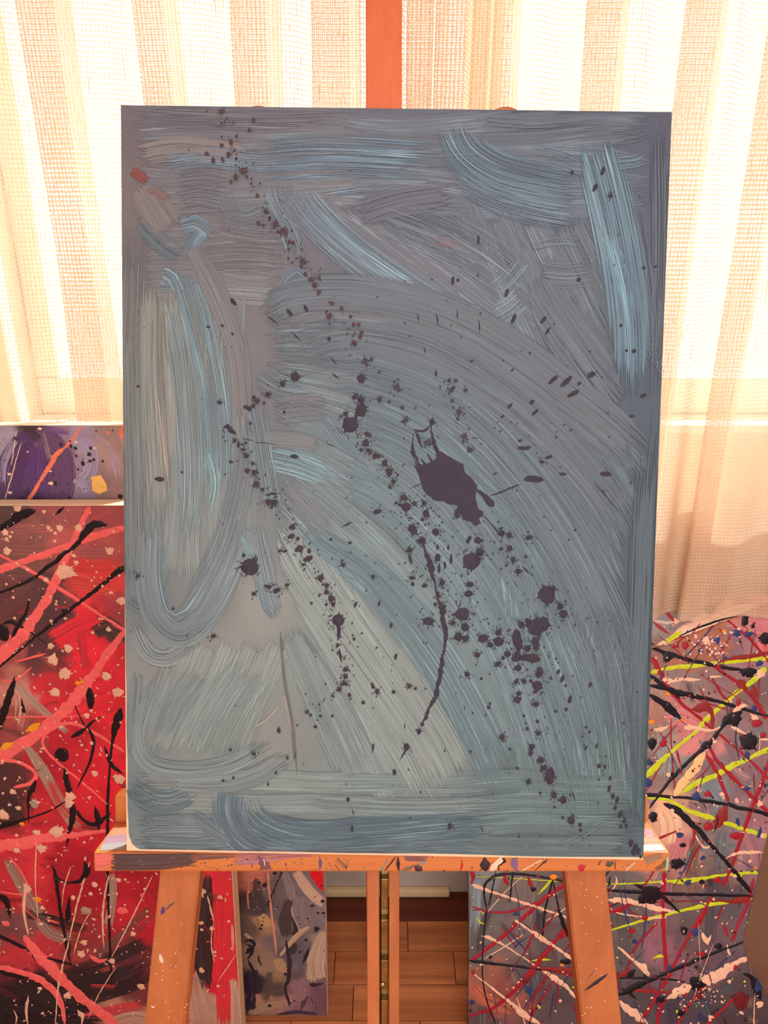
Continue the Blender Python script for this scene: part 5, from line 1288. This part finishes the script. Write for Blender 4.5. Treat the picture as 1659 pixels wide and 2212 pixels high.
# ================================================================== LOOSE DRIP PAINTING ON THE RIGHT
DP = lean_plane(0, 0.955, 0.0, 18.5)
drp = root('painting', 'loose unstretched drip painting with black, red and lime lines, right of the easel', 'painting', DP)
da0 = DP.loc(1012, 2050)[0]
da1 = da0 + 0.80
db1 = DP.loc(1500, 1285)[1]
fold0, fold1 = DP.loc(1406, 1398), DP.loc(1640, 1304)
def bend(a, b_):
    # slack cloth: low swells, and a sharp crease running up to the right near the top
    z = 0.004 * math.sin(a * 13 + b_ * 6) * min(1, b_ * 3) + 0.003 * math.sin(b_ * 17 - a * 9) * min(1, b_ * 3)
    t = (a - fold0[0]) / (fold1[0] - fold0[0])
    if -0.1 < t < 1.25:
        bb_ = fold0[1] + (fold1[1] - fold0[1]) * t
        d = b_ - bb_
        if -0.004 < d < 0.05:
            z += 0.014 * math.exp(-max(d, 0) / 0.016) * min(1, (d + 0.004) / 0.004)
    return z
DB = [(1030, 1900, (120, 120, 124)), (1040, 1960, (104, 100, 100)), (1100, 1930, (110, 98, 94)), (1200, 1920, (104, 92, 92)), (1030, 2030, (96, 90, 88)), (1120, 2030, (112, 96, 98)), (1200, 2050, (92, 78, 80)), (1030, 2130, (150, 92, 76)), (1080, 2160, (140, 80, 70)), (1150, 2120, (88, 76, 78)), (1200, 2170, (84, 70, 74)), (1060, 2205, (92, 72, 74)),
      (1330, 1920, (100, 92, 92)), (1340, 2000, (94, 86, 84)), (1420, 1960, (112, 92, 94)), (1430, 2040, (132, 88, 100)), (1360, 2080, (92, 80, 82)), (1480, 1900, (120, 90, 84)), (1500, 2000, (92, 78, 80)), (1560, 1950, (84, 74, 80)), (1560, 2050, (96, 74, 84)), (1360, 2180, (80, 68, 72)), (1480, 2190, (70, 58, 66)), (1600, 2190, (74, 60, 64)), (1600, 2000, (104, 82, 90)),
      (1430, 1320, (140, 128, 130)), (1430, 1360, (136, 120, 120)), (1420, 1430, (150, 106, 96)), (1480, 1420, (160, 98, 80)), (1530, 1400, (168, 104, 80)), (1560, 1370, (170, 110, 80)), (1590, 1400, (140, 104, 112)), (1640, 1340, (200, 124, 130)), (1640, 1380, (196, 110, 112)), (1600, 1440, (150, 110, 116)), (1430, 1480, (150, 120, 112)), (1500, 1470, (130, 110, 108)), (1560, 1480, (136, 104, 106)),
      (1640, 1500, (120, 96, 96)), (1420, 1540, (170, 120, 108)), (1480, 1540, (190, 116, 116)), (1510, 1600, (196, 120, 118)), (1560, 1570, (140, 104, 106)), (1620, 1560, (130, 100, 102)), (1430, 1600, (150, 134, 126)), (1470, 1640, (140, 134, 130)), (1410, 1650, (124, 104, 104)), (1540, 1640, (120, 104, 110)), (1580, 1620, (120, 100, 104)), (1540, 1720, (126, 124, 130)),
      (1500, 1700, (150, 120, 110)), (1600, 1680, (124, 98, 106)), (1640, 1650, (136, 100, 106)), (1430, 1700, (140, 110, 108)), (1480, 1760, (190, 140, 118)), (1440, 1780, (220, 164, 132)), (1560, 1780, (124, 110, 114)), (1640, 1760, (160, 112, 120)), (1460, 1840, (180, 122, 116)), (1540, 1840, (110, 104, 108)), (1610, 1860, (140, 104, 112)), (1500, 1880, (120, 100, 96)), (1560, 1880, (108, 92, 90)),
      (1200, 1700, (120, 100, 100)), (1750, 1600, (124, 100, 104)), (1750, 2000, (90, 74, 78)), (1750, 1350, (180, 120, 120))]
# right rim of the sheet bows inward where the cloth has folded forward
def sheet_rim(bv):
    e = [(DP.loc(1659, 1800)), (DP.loc(1640, 1900)), (DP.loc(1612, 2010)), (DP.loc(1606, 2040)), (DP.loc(1616, 2080)), (DP.loc(1640, 2120)), (DP.loc(1664, 2160))]
    top_, low_ = e[0], e[-1]
    if bv > top_[1]:
        return top_[0] + (bv - top_[1]) * 0.9
    if bv < low_[1]:
        return low_[0] + (low_[1] - bv) * 0.9
    for p, q in zip(e, e[1:]):
        if q[1] <= bv <= p[1]:
            f = (p[1] - bv) / (p[1] - q[1])
            return p[0] + (q[0] - p[0]) * f
    return da1
def d_outline(a, b_, fu, fv):
    r_ = min(da1, sheet_rim(b_))
    top_w = 0.006 * math.sin(a * 40) + 0.004 * math.sin(a * 90)
    return da0 + (r_ - da0) * fu, b_ + top_w * fv ** 10
colour_grid('painted_sheet', DP, drp, da0, da1, 0.004, db1, 190, 190, DB, M_GROUND, k=1.2, power=6.0, bend=bend, z=0.0, outline=d_outline, warp=0.03)
mesh('sheet_edge', [(da0, 0.004 + (db1 - 0.004) * i / 30, bend(da0, 0.004 + (db1 - 0.004) * i / 30) + dz) for i in range(31) for dz in (0.0, -0.012)],
     [(2 * i, 2 * i + 1, 2 * i + 3, 2 * i + 2) for i in range(30)], plain('dark_cloth_edge', S(60, 44, 44), 0.8, 0.2), drp)
# the fold that comes forward shows the bare brown back of the cloth
M_BACK = plain('bare_brown_cloth', S(126, 92, 72), 0.85, 0.15, 0.05, 60, 0.2)
V, Fc = [], []
NB, NF = 28, 10
bt, bb0 = DP.loc(1659, 1790)[1], DP.loc(1664, 2175)[1]
for i in range(NB + 1):
    bv = bt + (bb0 - bt) * i / NB
    a_ = sheet_rim(bv)
    for j in range(NF + 1):
        f = j / NF
        V.append((a_ + f * 0.22, bv, bend(a_, bv) + 0.001 + 0.045 * math.sin(min(f * 2.2, 1.0) * math.pi / 2) - 0.03 * f * f))
for i in range(NB):
    for j in range(NF):
        q = i * (NF + 1) + j
        Fc.append((q, q + 1, q + NF + 2, q + NF + 1))
mesh('folded_back', V, Fc, M_BACK, drp, True)

class BentPainter(Painter):
    """paint that follows the swells of the loose cloth"""
    def follow(self, o):
        if o is None:
            return o
        for v in o.data.vertices:
            v.co.z += bend(v.co.x, v.co.y)
            v.co.x = min(v.co.x, sheet_rim(v.co.y) - 0.0005)
        return o
    def brush(self, *a, **k):
        return self.follow(super().brush(*a, **k))
    def drip(self, *a, **k):
        return self.follow(super().drip(*a, **k))
    def splat(self, *a, **k):
        return self.follow(super().splat(*a, **k))
    def specks(self, *a, **k):
        return self.follow(super().specks(*a, **k))
D = BentPainter(DP, drp, (da0 + 0.001, da1 - 0.001, 0.005, db1 - 0.001), k=1.15, lift0=0.0006)
b = D.brush
LM = (196, 204, 36); RD = (158, 26, 40); DR = (138, 40, 36); CR = (236, 184, 154); BL = (44, 58, 108); KB = (24, 18, 27)
for pts, w, c in (([(1030, 1890), (1028, 1950), (1022, 2020)], 30, (130, 140, 150)), ([(1060, 1960), (1040, 2020), (1034, 2080)], [16, 20, 16], (70, 66, 66)), ([(1150, 1880), (1140, 1940), (1130, 2010)], 40, (124, 108, 104)), ([(1016, 2120), (1050, 2160), (1120, 2190)], [30, 40, 20], (186, 96, 74)), ([(1440, 1885), (1428, 1960), (1420, 2060)], [40, 44, 30], (150, 96, 108)),
                  ([(1500, 1800), (1496, 1880), (1500, 1960)], 30, (126, 92, 78)), ([(1540, 1900), (1536, 2000), (1530, 2060)], 30, (84, 74, 82)), ([(1600, 1780), (1630, 1840), (1640, 1900)], 36, (170, 116, 122)), ([(1560, 1790), (1556, 1850), (1550, 1890)], 30, (104, 108, 114)), ([(1340, 1960), (1350, 2040), (1340, 2100)], 30, (88, 82, 82)),
                  ([(1408, 1300), (1450, 1310), (1480, 1330)], 40, (150, 140, 142)), ([(1408, 1340), (1440, 1346), (1470, 1340)], 10, (214, 180, 162)), ([(1520, 1360), (1560, 1390), (1590, 1410)], 40, (170, 104, 78)), ([(1600, 1340), (1640, 1350), (1670, 1360)], 50, (204, 122, 128)), ([(1640, 1370), (1650, 1390), (1660, 1420)], 20, (226, 100, 100)), ([(1430, 1560), (1480, 1560), (1530, 1590)], 36, (208, 124, 122)),
                  ([(1420, 1600), (1440, 1640), (1430, 1690)], 40, (150, 150, 146)), ([(1510, 1690), (1540, 1720), (1560, 1760)], 50, (124, 130, 140)), ([(1580, 1590), (1610, 1650), (1640, 1700)], 50, (132, 102, 112)), ([(1430, 1740), (1450, 1780), (1440, 1830)], [40, 60, 40], (240, 190, 154)), ([(1480, 1800), (1460, 1840), (1450, 1870)], 40, (196, 116, 120))):
    b(pts, w, c, 0.85, 0.3, 0.1, 0.35)
b([(1406, 1396), (1442, 1384), (1485, 1358), (1538, 1336), (1586, 1314), (1640, 1304)], [8, 18, 22, 20, 22, 12], (240, 192, 162), 1, 0.2, 0, 0.1)
b([(1450, 1372), (1500, 1340), (1550, 1312), (1600, 1292)], [12, 18, 18, 10], (226, 176, 158), 0.9, 0.3, 0, 0.2)
b([(1570, 1304), (1600, 1296), (1630, 1296)], [10, 16, 10], (150, 66, 62), 0.8, 0.4, 0, 0.3)
for i in range(90):
    x0, y0 = rnd.uniform(1010, 1660), rnd.uniform(1320, 2215)
    if x0 < 1390 and y0 < 1880:
        continue
    an = rnd.choice((1.2, 1.5, 1.8, 0.5, -0.7)) + rnd.uniform(-0.3, 0.3)
    L_ = rnd.uniform(25, 70)
    c = rnd.choice(((112, 124, 128), (88, 78, 80), (170, 128, 122), (150, 116, 96), (126, 100, 110), (70, 62, 66), (190, 140, 130), (134, 132, 128)))
    f_ = 0.8 if y0 > 1880 else 1.0
    b([(x0, y0), (x0 + math.cos(an) * L_ * 0.5, y0 + math.sin(an) * L_ * 0.5 + rnd.uniform(-6, 6)), (x0 + math.cos(an) * L_, y0 + math.sin(an) * L_)], rnd.uniform(8, 26), tuple(u * f_ for u in c), rnd.uniform(0.5, 0.85), 0.4, 0.1, 0.4)
d = D.drip
for pts, w in (([(1405, 1453), (1454, 1442), (1504, 1438), (1560, 1430), (1633, 1423), (1680, 1416)], 9), ([(1652, 1441), (1624, 1471), (1595, 1493), (1562, 1524), (1528, 1557), (1504, 1584), (1454, 1625), (1418, 1658), (1392, 1682)], [20, 12, 10, 10, 12, 8, 9, 14, 10]),
               ([(1670, 1610), (1622, 1637), (1581, 1656), (1547, 1677), (1504, 1694), (1471, 1716)], [14, 8, 14, 12, 13, 4]), ([(1399, 1724), (1442, 1728), (1490, 1752), (1538, 1768), (1574, 1780), (1610, 1792), (1680, 1814)], [8, 6, 9, 11, 9, 8, 14]), ([(1018, 1896), (1100, 1899), (1160, 1901), (1318, 1905), (1437, 1901), (1470, 1903), (1556, 1893), (1645, 1887)], [1.5, 2, 2, 3, 5, 12, 7, 8]),
               ([(1318, 2008), (1397, 1984), (1477, 1966), (1520, 1957), (1556, 1953), (1630, 1944)], [4, 7, 6, 10, 8, 5]), ([(1195, 1893), (1178, 1915), (1162, 1932)], [4, 6, 4]), ([(1148, 2076), (1170, 2074), (1190, 2074)], [3, 6, 4]), ([(1408, 2070), (1424, 2064), (1434, 2066)], [3, 9, 4]), ([(1430, 1390), (1450, 1374), (1470, 1360)], [4, 9, 6]), ([(1029, 1980), (1036, 1992), (1050, 1996)], [3, 4, 3])):
    d(pts, w, LM, 0.2, 0.16)
for pts, w in (([(1411, 1344), (1442, 1368)], 6), ([(1428, 1296), (1440, 1322), (1461, 1347)], [8, 7, 5]), ([(1406, 1419), (1425, 1447), (1442, 1481), (1471, 1517), (1519, 1558), (1562, 1593), (1610, 1634), (1670, 1692)], [12, 12, 8, 8, 6, 5, 5, 5]), ([(1566, 1337), (1610, 1373), (1641, 1407), (1670, 1440)], [4, 6, 5, 7]), ([(1535, 1617), (1557, 1653), (1600, 1696), (1634, 1730), (1670, 1766)], [6, 10, 8, 7, 8]),
               ([(1526, 1629), (1552, 1673), (1576, 1737)], [8, 8, 6]), ([(1665, 1630), (1641, 1701), (1622, 1749), (1606, 1800), (1590, 1850)], [8, 9, 8, 8, 9]), ([(1545, 1443), (1586, 1471), (1624, 1505), (1655, 1553)], [6, 7, 6, 12]), ([(1451, 1553), (1453, 1617), (1459, 1708)], 3), ([(1465, 1622), (1475, 1677)], 5), ([(1502, 1690), (1530, 1664), (1547, 1640)], 3), ([(1390, 1720), (1427, 1660), (1450, 1620)], 3),
               ([(1014, 2076), (1060, 2042), (1099, 2012), (1171, 1945), (1240, 1893)], [8, 9, 8, 9, 10]), ([(1014, 2194), (1068, 2175), (1131, 2119), (1191, 2044), (1226, 2000)], [6, 8, 14, 9, 10]), ([(1433, 1880), (1431, 1972), (1439, 2096)], [10, 9, 8]), ([(1139, 2207), (1170, 2160), (1203, 2108)], [3, 5, 3]), ([(1377, 2216), (1429, 2131), (1485, 2028), (1510, 1990), (1540, 1935)], [8, 8, 7, 12, 6]), ([(1520, 2216), (1568, 2171), (1600, 2140)], [6, 7, 5]),
               ([(1580, 2036), (1600, 1990), (1620, 1950), (1632, 1900)], [8, 7, 7, 5]), ([(1562, 1918), (1580, 1880), (1592, 1846)], [10, 8, 7]), ([(1563, 1998), (1570, 2012), (1574, 2026)], [4, 7, 5]), ([(1016, 1885), (1024, 1896), (1018, 1912)], [14, 10, 14]), ([(1090, 1885), (1094, 1906), (1100, 1912)], [8, 10, 8]), ([(1250, 2110), (1246, 2150), (1250, 2212)], [8, 9, 8]), ([(1420, 2216), (1424, 2180), (1440, 2150)], [8, 12, 6]),
               ([(1330, 2105), (1352, 2100), (1372, 2046), (1420, 1990)], [7, 6, 5, 5]), ([(1460, 2216), (1500, 2150), (1540, 2110), (1580, 2080)], [5, 6, 5, 4]), ([(1310, 1968), (1340, 1960), (1366, 1942)], [6, 14, 8]), ([(1140, 1890), (1146, 1910), (1160, 1926)], [5, 8, 6]), ([(1018, 1958), (1060, 1970), (1110, 1968), (1180, 1940)], [3, 4, 5, 4]), ([(1130, 2066), (1150, 2020), (1160, 1990)], [3, 4, 3]), ([(1210, 2030), (1236, 2010), (1244, 2060)], [6, 6, 5]),
               ([(1536, 1460), (1560, 1500), (1580, 1520)], [4, 5, 4]), ([(1640, 1460), (1636, 1520), (1620, 1560)], 3), ([(1420, 1400), (1450, 1380), (1480, 1370)], 3), ([(1580, 1360), (1560, 1400), (1540, 1420)], 3), ([(1470, 1760), (1500, 1790), (1490, 1830)], [4, 8, 6]), ([(1395, 1830), (1420, 1810), (1470, 1790)], [4, 5, 4])):
    d(pts, w, RD, 0.3, 0.22)
for pts, w in (([(1540, 1436), (1574, 1423), (1620, 1416), (1680, 1405)], [3, 9, 10, 8]), ([(1492, 1534), (1520, 1530), (1538, 1538), (1543, 1574)], [2, 22, 12, 8]), ([(1590, 1470), (1606, 1482), (1616, 1488)], [18, 18, 10]), ([(1626, 1480), (1630, 1500), (1626, 1512)], [10, 12, 6]), ([(1570, 1740), (1556, 1770), (1546, 1790)], [14, 30, 8]), ([(1130, 2090), (1200, 2096), (1250, 2104)], [4, 12, 22]), ([(1310, 2110), (1340, 2106), (1360, 2096)], [12, 14, 8]),
               ([(1540, 1944), (1580, 1950), (1624, 1942)], [3, 8, 20]), ([(1340, 2138), (1400, 2140), (1460, 2142)], [6, 8, 5]), ([(1480, 1890), (1500, 1840), (1520, 1815)], [4, 7, 5]), ([(1020, 1965), (1040, 1966)], [5, 4]), ([(1310, 1946), (1420, 1946), (1600, 1948)], [2, 3, 2])):
    d(pts, w, DR, 0.3, 0.25)
for pts, w in (([(1018, 1913), (1079, 1933), (1139, 1953), (1200, 1972), (1236, 1986)], [8, 5, 7, 5, 6]), ([(1112, 1988), (1140, 2006), (1167, 2024), (1205, 2050), (1250, 2084)], [8, 5, 10, 6, 8]), ([(1040, 2020), (1068, 2030), (1099, 2048), (1159, 2088), (1200, 2116), (1222, 2131), (1256, 2170)], [8, 7, 3, 4, 12, 8, 4]), ([(1018, 2098), (1079, 2147), (1110, 2172), (1130, 2190), (1170, 2214)], [3, 5, 8, 12, 6]),
               ([(1052, 1972), (1090, 1930), (1131, 1893)], 2), ([(1046, 2070), (1090, 2044), (1131, 2018)], 2.5), ([(1179, 1990), (1210, 1968), (1232, 1952)], 3), ([(1306, 1940), (1340, 1942), (1380, 1948), (1405, 1957), (1457, 1969)], [4, 14, 9, 12, 5]), ([(1334, 2044), (1370, 2076), (1390, 2092), (1403, 2108)], [6, 8, 14, 8]), ([(1338, 2160), (1360, 2182), (1380, 2196), (1400, 2212)], [8, 18, 16, 6]),
               ([(1438, 2157), (1470, 2138), (1500, 2124), (1536, 2111), (1576, 2088), (1594, 2078), (1616, 2068)], [6, 20, 16, 20, 22, 10, 16]), ([(1568, 1856), (1586, 1846), (1610, 1843), (1650, 1843)], [3, 7, 9, 5]), ([(1504, 1300 + 1), (1540, 1290), (1580, 1290)], [2, 4, 2]), ([(1480, 1576), (1500, 1574), (1540, 1580), (1566, 1568)], [12, 8, 6, 3]), ([(1412, 1576), (1430, 1578), (1446, 1570)], [4, 12, 6]), ([(1527, 1464), (1545, 1461), (1560, 1462)], [4, 6, 4]), ([(1440, 1476), (1480, 1468), (1515, 1468)], [10, 8, 5]),
               ([(1532, 1612), (1548, 1590), (1570, 1564)], [4, 4, 6]), ([(1580, 1572), (1600, 1580), (1620, 1590)], [12, 6, 4]), ([(1640, 1597), (1665, 1598)], [5, 5]), ([(1584, 1540), (1600, 1528), (1616, 1526)], [14, 18, 6]), ([(1310, 1930), (1330, 1900), (1326, 1888)], [3, 5, 4]), ([(1312, 1950), (1330, 1968), (1400, 1980), (1440, 1980)], [3, 3, 4, 3]), ([(1500, 1800), (1520, 1830), (1540, 1822)], [4, 5, 5]), ([(1518, 2014), (1526, 2034), (1536, 2020)], [10, 12, 4]), ([(1570, 2040), (1574, 2056), (1580, 2066)], [4, 8, 3])):
    d(pts, w, CR, 0.35, 0.35)
d([(1526, 1626), (1509, 1653), (1485, 1684), (1456, 1720)], [10, 20, 20, 12], (248, 190, 132), 0.15, 0.2)
for pts, w in (([(1404, 1398), (1466, 1419), (1514, 1431), (1562, 1441), (1600, 1447), (1631, 1452)], [8, 9, 9, 8, 6, 6]), ([(1402, 1480), (1442, 1488), (1471, 1498), (1538, 1512), (1586, 1526), (1670, 1550)], [7, 9, 12, 8, 7, 4]), ([(1402, 1457), (1437, 1483), (1471, 1510)], [7, 9, 6]), ([(1402, 1500), (1432, 1519), (1451, 1534), (1473, 1554)], [10, 12, 20, 8]), ([(1605, 1536), (1588, 1546), (1572, 1556), (1566, 1567), (1533, 1610), (1504, 1634), (1456, 1680), (1427, 1713), (1402, 1746)], [14, 18, 22, 8, 9, 7, 7, 6, 4]),
               ([(1392, 1716), (1466, 1723), (1514, 1728), (1586, 1742), (1680, 1763)], [9, 6, 8, 8, 9]), ([(1433, 1735), (1461, 1749), (1485, 1771), (1510, 1795), (1532, 1821), (1572, 1865), (1600, 1900), (1627, 1934)], [6, 14, 14, 12, 9, 8, 11, 6]), ([(1304, 1918), (1397, 1925), (1477, 1931), (1560, 1936), (1630, 1939)], [5, 8, 6, 6, 5]), ([(1012, 2073), (1060, 2080), (1119, 2088), (1250, 2106)], [6, 6, 5, 5]), ([(1330, 2112), (1430, 2113), (1480, 2120)], [4, 4, 3]),
               ([(1612, 2034), (1560, 2052), (1516, 2068), (1449, 2096), (1397, 2119), (1360, 2138), (1332, 2148)], [3, 6, 7, 9, 10, 14, 8]), ([(1052, 1966), (1046, 1929), (1052, 1908), (1079, 1892), (1131, 1890), (1180, 1896), (1230, 1904)], [4, 5, 5, 5, 5, 5, 5]), ([(1052, 1964), (1044, 2028), (1042, 2107), (1052, 2163), (1071, 2212)], [4, 3, 3, 3, 3]), ([(1195, 1897), (1179, 1957), (1171, 2024)], [4, 4, 5]), ([(1195, 1905), (1206, 1960), (1214, 1988), (1230, 2028)], [3, 4, 9, 4]), ([(1109, 1885), (1101, 1949)], 3.5), ([(1072, 1885), (1056, 1960)], 3),
               ([(1460, 1372), (1520, 1346), (1580, 1326), (1640, 1310)], [2, 4, 3, 5]), ([(1365, 1905), (1380, 1912), (1396, 1920)], [3, 7, 10]), ([(1425, 1930), (1440, 1944), (1470, 1972)], [14, 8, 4]), ([(1352, 2114), (1364, 2104), (1372, 2094)], [6, 14, 10]), ([(1340, 2134), (1360, 2146), (1376, 2158)], [4, 5, 4]), ([(1604, 2102), (1622, 2110), (1634, 2130), (1642, 2160)], [6, 10, 22, 8]), ([(1120, 1988), (1140, 2002), (1160, 2020)], 2), ([(1316, 1888), (1312, 1910)], [3, 5]),  # first entry is the shadow line under the crease, drawn as black paint
               ([(1504, 1310), (1530, 1315), (1548, 1302)], [14, 18, 6])):
    d(pts, w, KB, 0.35, 0.2)
for x, y, rx, ry in ((1618, 1602, 19, 18), (1616, 1452, 18, 11), (1590, 1555, 12, 14), (1405, 1930, 22, 20), (1385, 1940, 9, 12), (1504, 2123, 18, 14), (1442, 1418, 10, 12), (1461, 1863, 15, 11), (1410, 1763, 9, 11), (1650, 1377, 13, 13), (1605, 1338, 7, 13), (1622, 1351, 4, 5), (1528, 1612, 10, 8), (1450, 1676, 7, 6), (1152, 1921, 6, 5), (1059, 2066, 4, 3.5), (1222, 2078, 12, 6), (1552, 2044, 8, 6), (1474, 1824, 7, 5), (1516, 1905, 6, 5), (1478, 2010, 7, 9), (1425, 2158, 10, 8), (1470, 2186, 8, 8), (1410, 1608, 10, 12)):
    D.splat(x, y, rx, ry, 0, KB, 0.12, 4)
for x, y, rx, ry in ((1436, 1607, 8, 9), (1635, 1562, 11, 9), (1648, 1588, 7, 6), (1530, 1716, 8, 6), (1590, 1806, 13, 8), (1480, 1394, 7, 8), (1550, 1440, 7, 5), (1460, 1395, 6, 5), (1596, 1520, 5, 9), (1514, 2060, 9, 5), (1510, 2150, 10, 8), (1600, 2160, 16, 20), (1550, 1902, 9, 7), (1364, 2009, 8, 6), (1392, 1980, 7, 6), (1530, 1785, 10, 9), (1136, 2118, 10, 8)):
    D.splat(x, y, rx, ry, 0, RD if y < 2100 else (104, 28, 34), 0.15, 3)
for x, y, rx, ry in ((1545, 1382, 8, 8), (1588, 1366, 8, 8), (1614, 1368, 9, 6), (1512, 1406, 5, 6), (1638, 1432, 8, 6), (1504, 1722, 9, 8), (1400, 1692, 9, 9), (1404, 1648, 5, 8), (1615, 1632, 5, 9), (1614, 1703, 8, 4), (1630, 1531, 5, 7), (1485, 1905, 8, 6), (1502, 2013, 9, 9), (1595, 1777, 3, 8), (1641, 1800, 4, 12), (1144, 2138, 7, 9), (1019, 2164, 6, 5), (1115, 1974, 6, 4), (1518, 1853, 6, 4), (1467, 1802, 8, 6), (1512, 2196, 4, 9), (1372, 2034, 6, 4), (1636, 2130, 8, 14), (1594, 1775, 4, 8), (1445, 2090, 5, 7)):
    D.splat(x, y, rx, ry, rnd.uniform(-30, 30), BL, 0.16, 2)
for x, y, rx, ry in ((1561, 1362, 5, 4), (1442, 1499, 5, 4), (1408, 1560, 7, 5), (1475, 1558, 7, 3), (1195, 1893, 8, 6), (1231, 1940, 5, 5), (1214, 2085, 5, 3), (1250, 2136, 6, 3), (1632, 1879, 6, 4)):
    D.splat(x, y, rx, ry, 0, (240, 136, 36), 0.14, 2)
for x, y, rx, ry in ((1523, 1382, 9, 9), (1460, 1341, 6, 6), (1592, 1357, 4, 4), (1510, 1705, 9, 4), (1560, 1716, 5, 5), (1591, 1729, 6, 4), (1640, 1735, 6, 7), (1630, 1550, 8, 6), (1546, 1604, 4, 4), (1640, 1455, 9, 10), (1436, 1468, 5, 5), (1448, 1470, 6, 5), (1640, 2168, 7, 8), (1534, 2195, 6, 4), (1600, 2186, 5, 3), (1574, 2118, 4, 4), (1452, 1750, 5, 4), (1590, 1894, 5, 4), (1648, 1806, 5, 5), (1446, 1675, 6, 5)):
    D.splat(x, y, rx, ry, rnd.uniform(0, 90), CR, 0.18, 4)
for i in range(110):
    x0, y0 = rnd.uniform(1020, 1660), rnd.uniform(1330, 2210)
    if x0 < 1390 and y0 < 1890:
        y0 += 560
        if y0 > 2212:
            continue
    an = rnd.choice((-0.9, -1.1, 0.9, 1.2, 1.45, 1.7, 0.4)) + rnd.uniform(-0.2, 0.2)
    L_ = rnd.uniform(40, 130)
    c = rnd.choice((RD, DR, BL, (92, 70, 104), (60, 60, 100), RD, KB, CR, (92, 70, 104)))
    d([(x0, y0), (x0 + math.cos(an) * L_ / 2 + rnd.uniform(-5, 5), y0 + math.sin(an) * L_ / 2), (x0 + math.cos(an) * L_, y0 + math.sin(an) * L_)], [1.2, rnd.uniform(1.6, 3.4), 1.2], c, 0.3, 0.3)
for c, n in ((CR, 170), (RD, 80), (KB, 60), (BL, 40), (LM, 20)):
    D.specks([(rnd.uniform(1400, 1660), rnd.uniform(1330, 2210), abs(rnd.gauss(0, 1.5)) + 0.9, abs(rnd.gauss(0, 1.5)) + 0.9, rnd.uniform(0, 90)) for _ in range(n)] + [(rnd.uniform(1016, 1400), rnd.uniform(1890, 2210), abs(rnd.gauss(0, 1.2)) + 0.8) for _ in range(n // 2)], c)
D.specks([(rnd.gauss(1530, 22), rnd.gauss(1400, 18), rnd.uniform(1.2, 3.4)) for _ in range(36)], (240, 186, 170))
D.specks([(rnd.gauss(1520, 26), rnd.gauss(2140, 22), rnd.uniform(0.8, 2.4)) for _ in range(60)], CR)
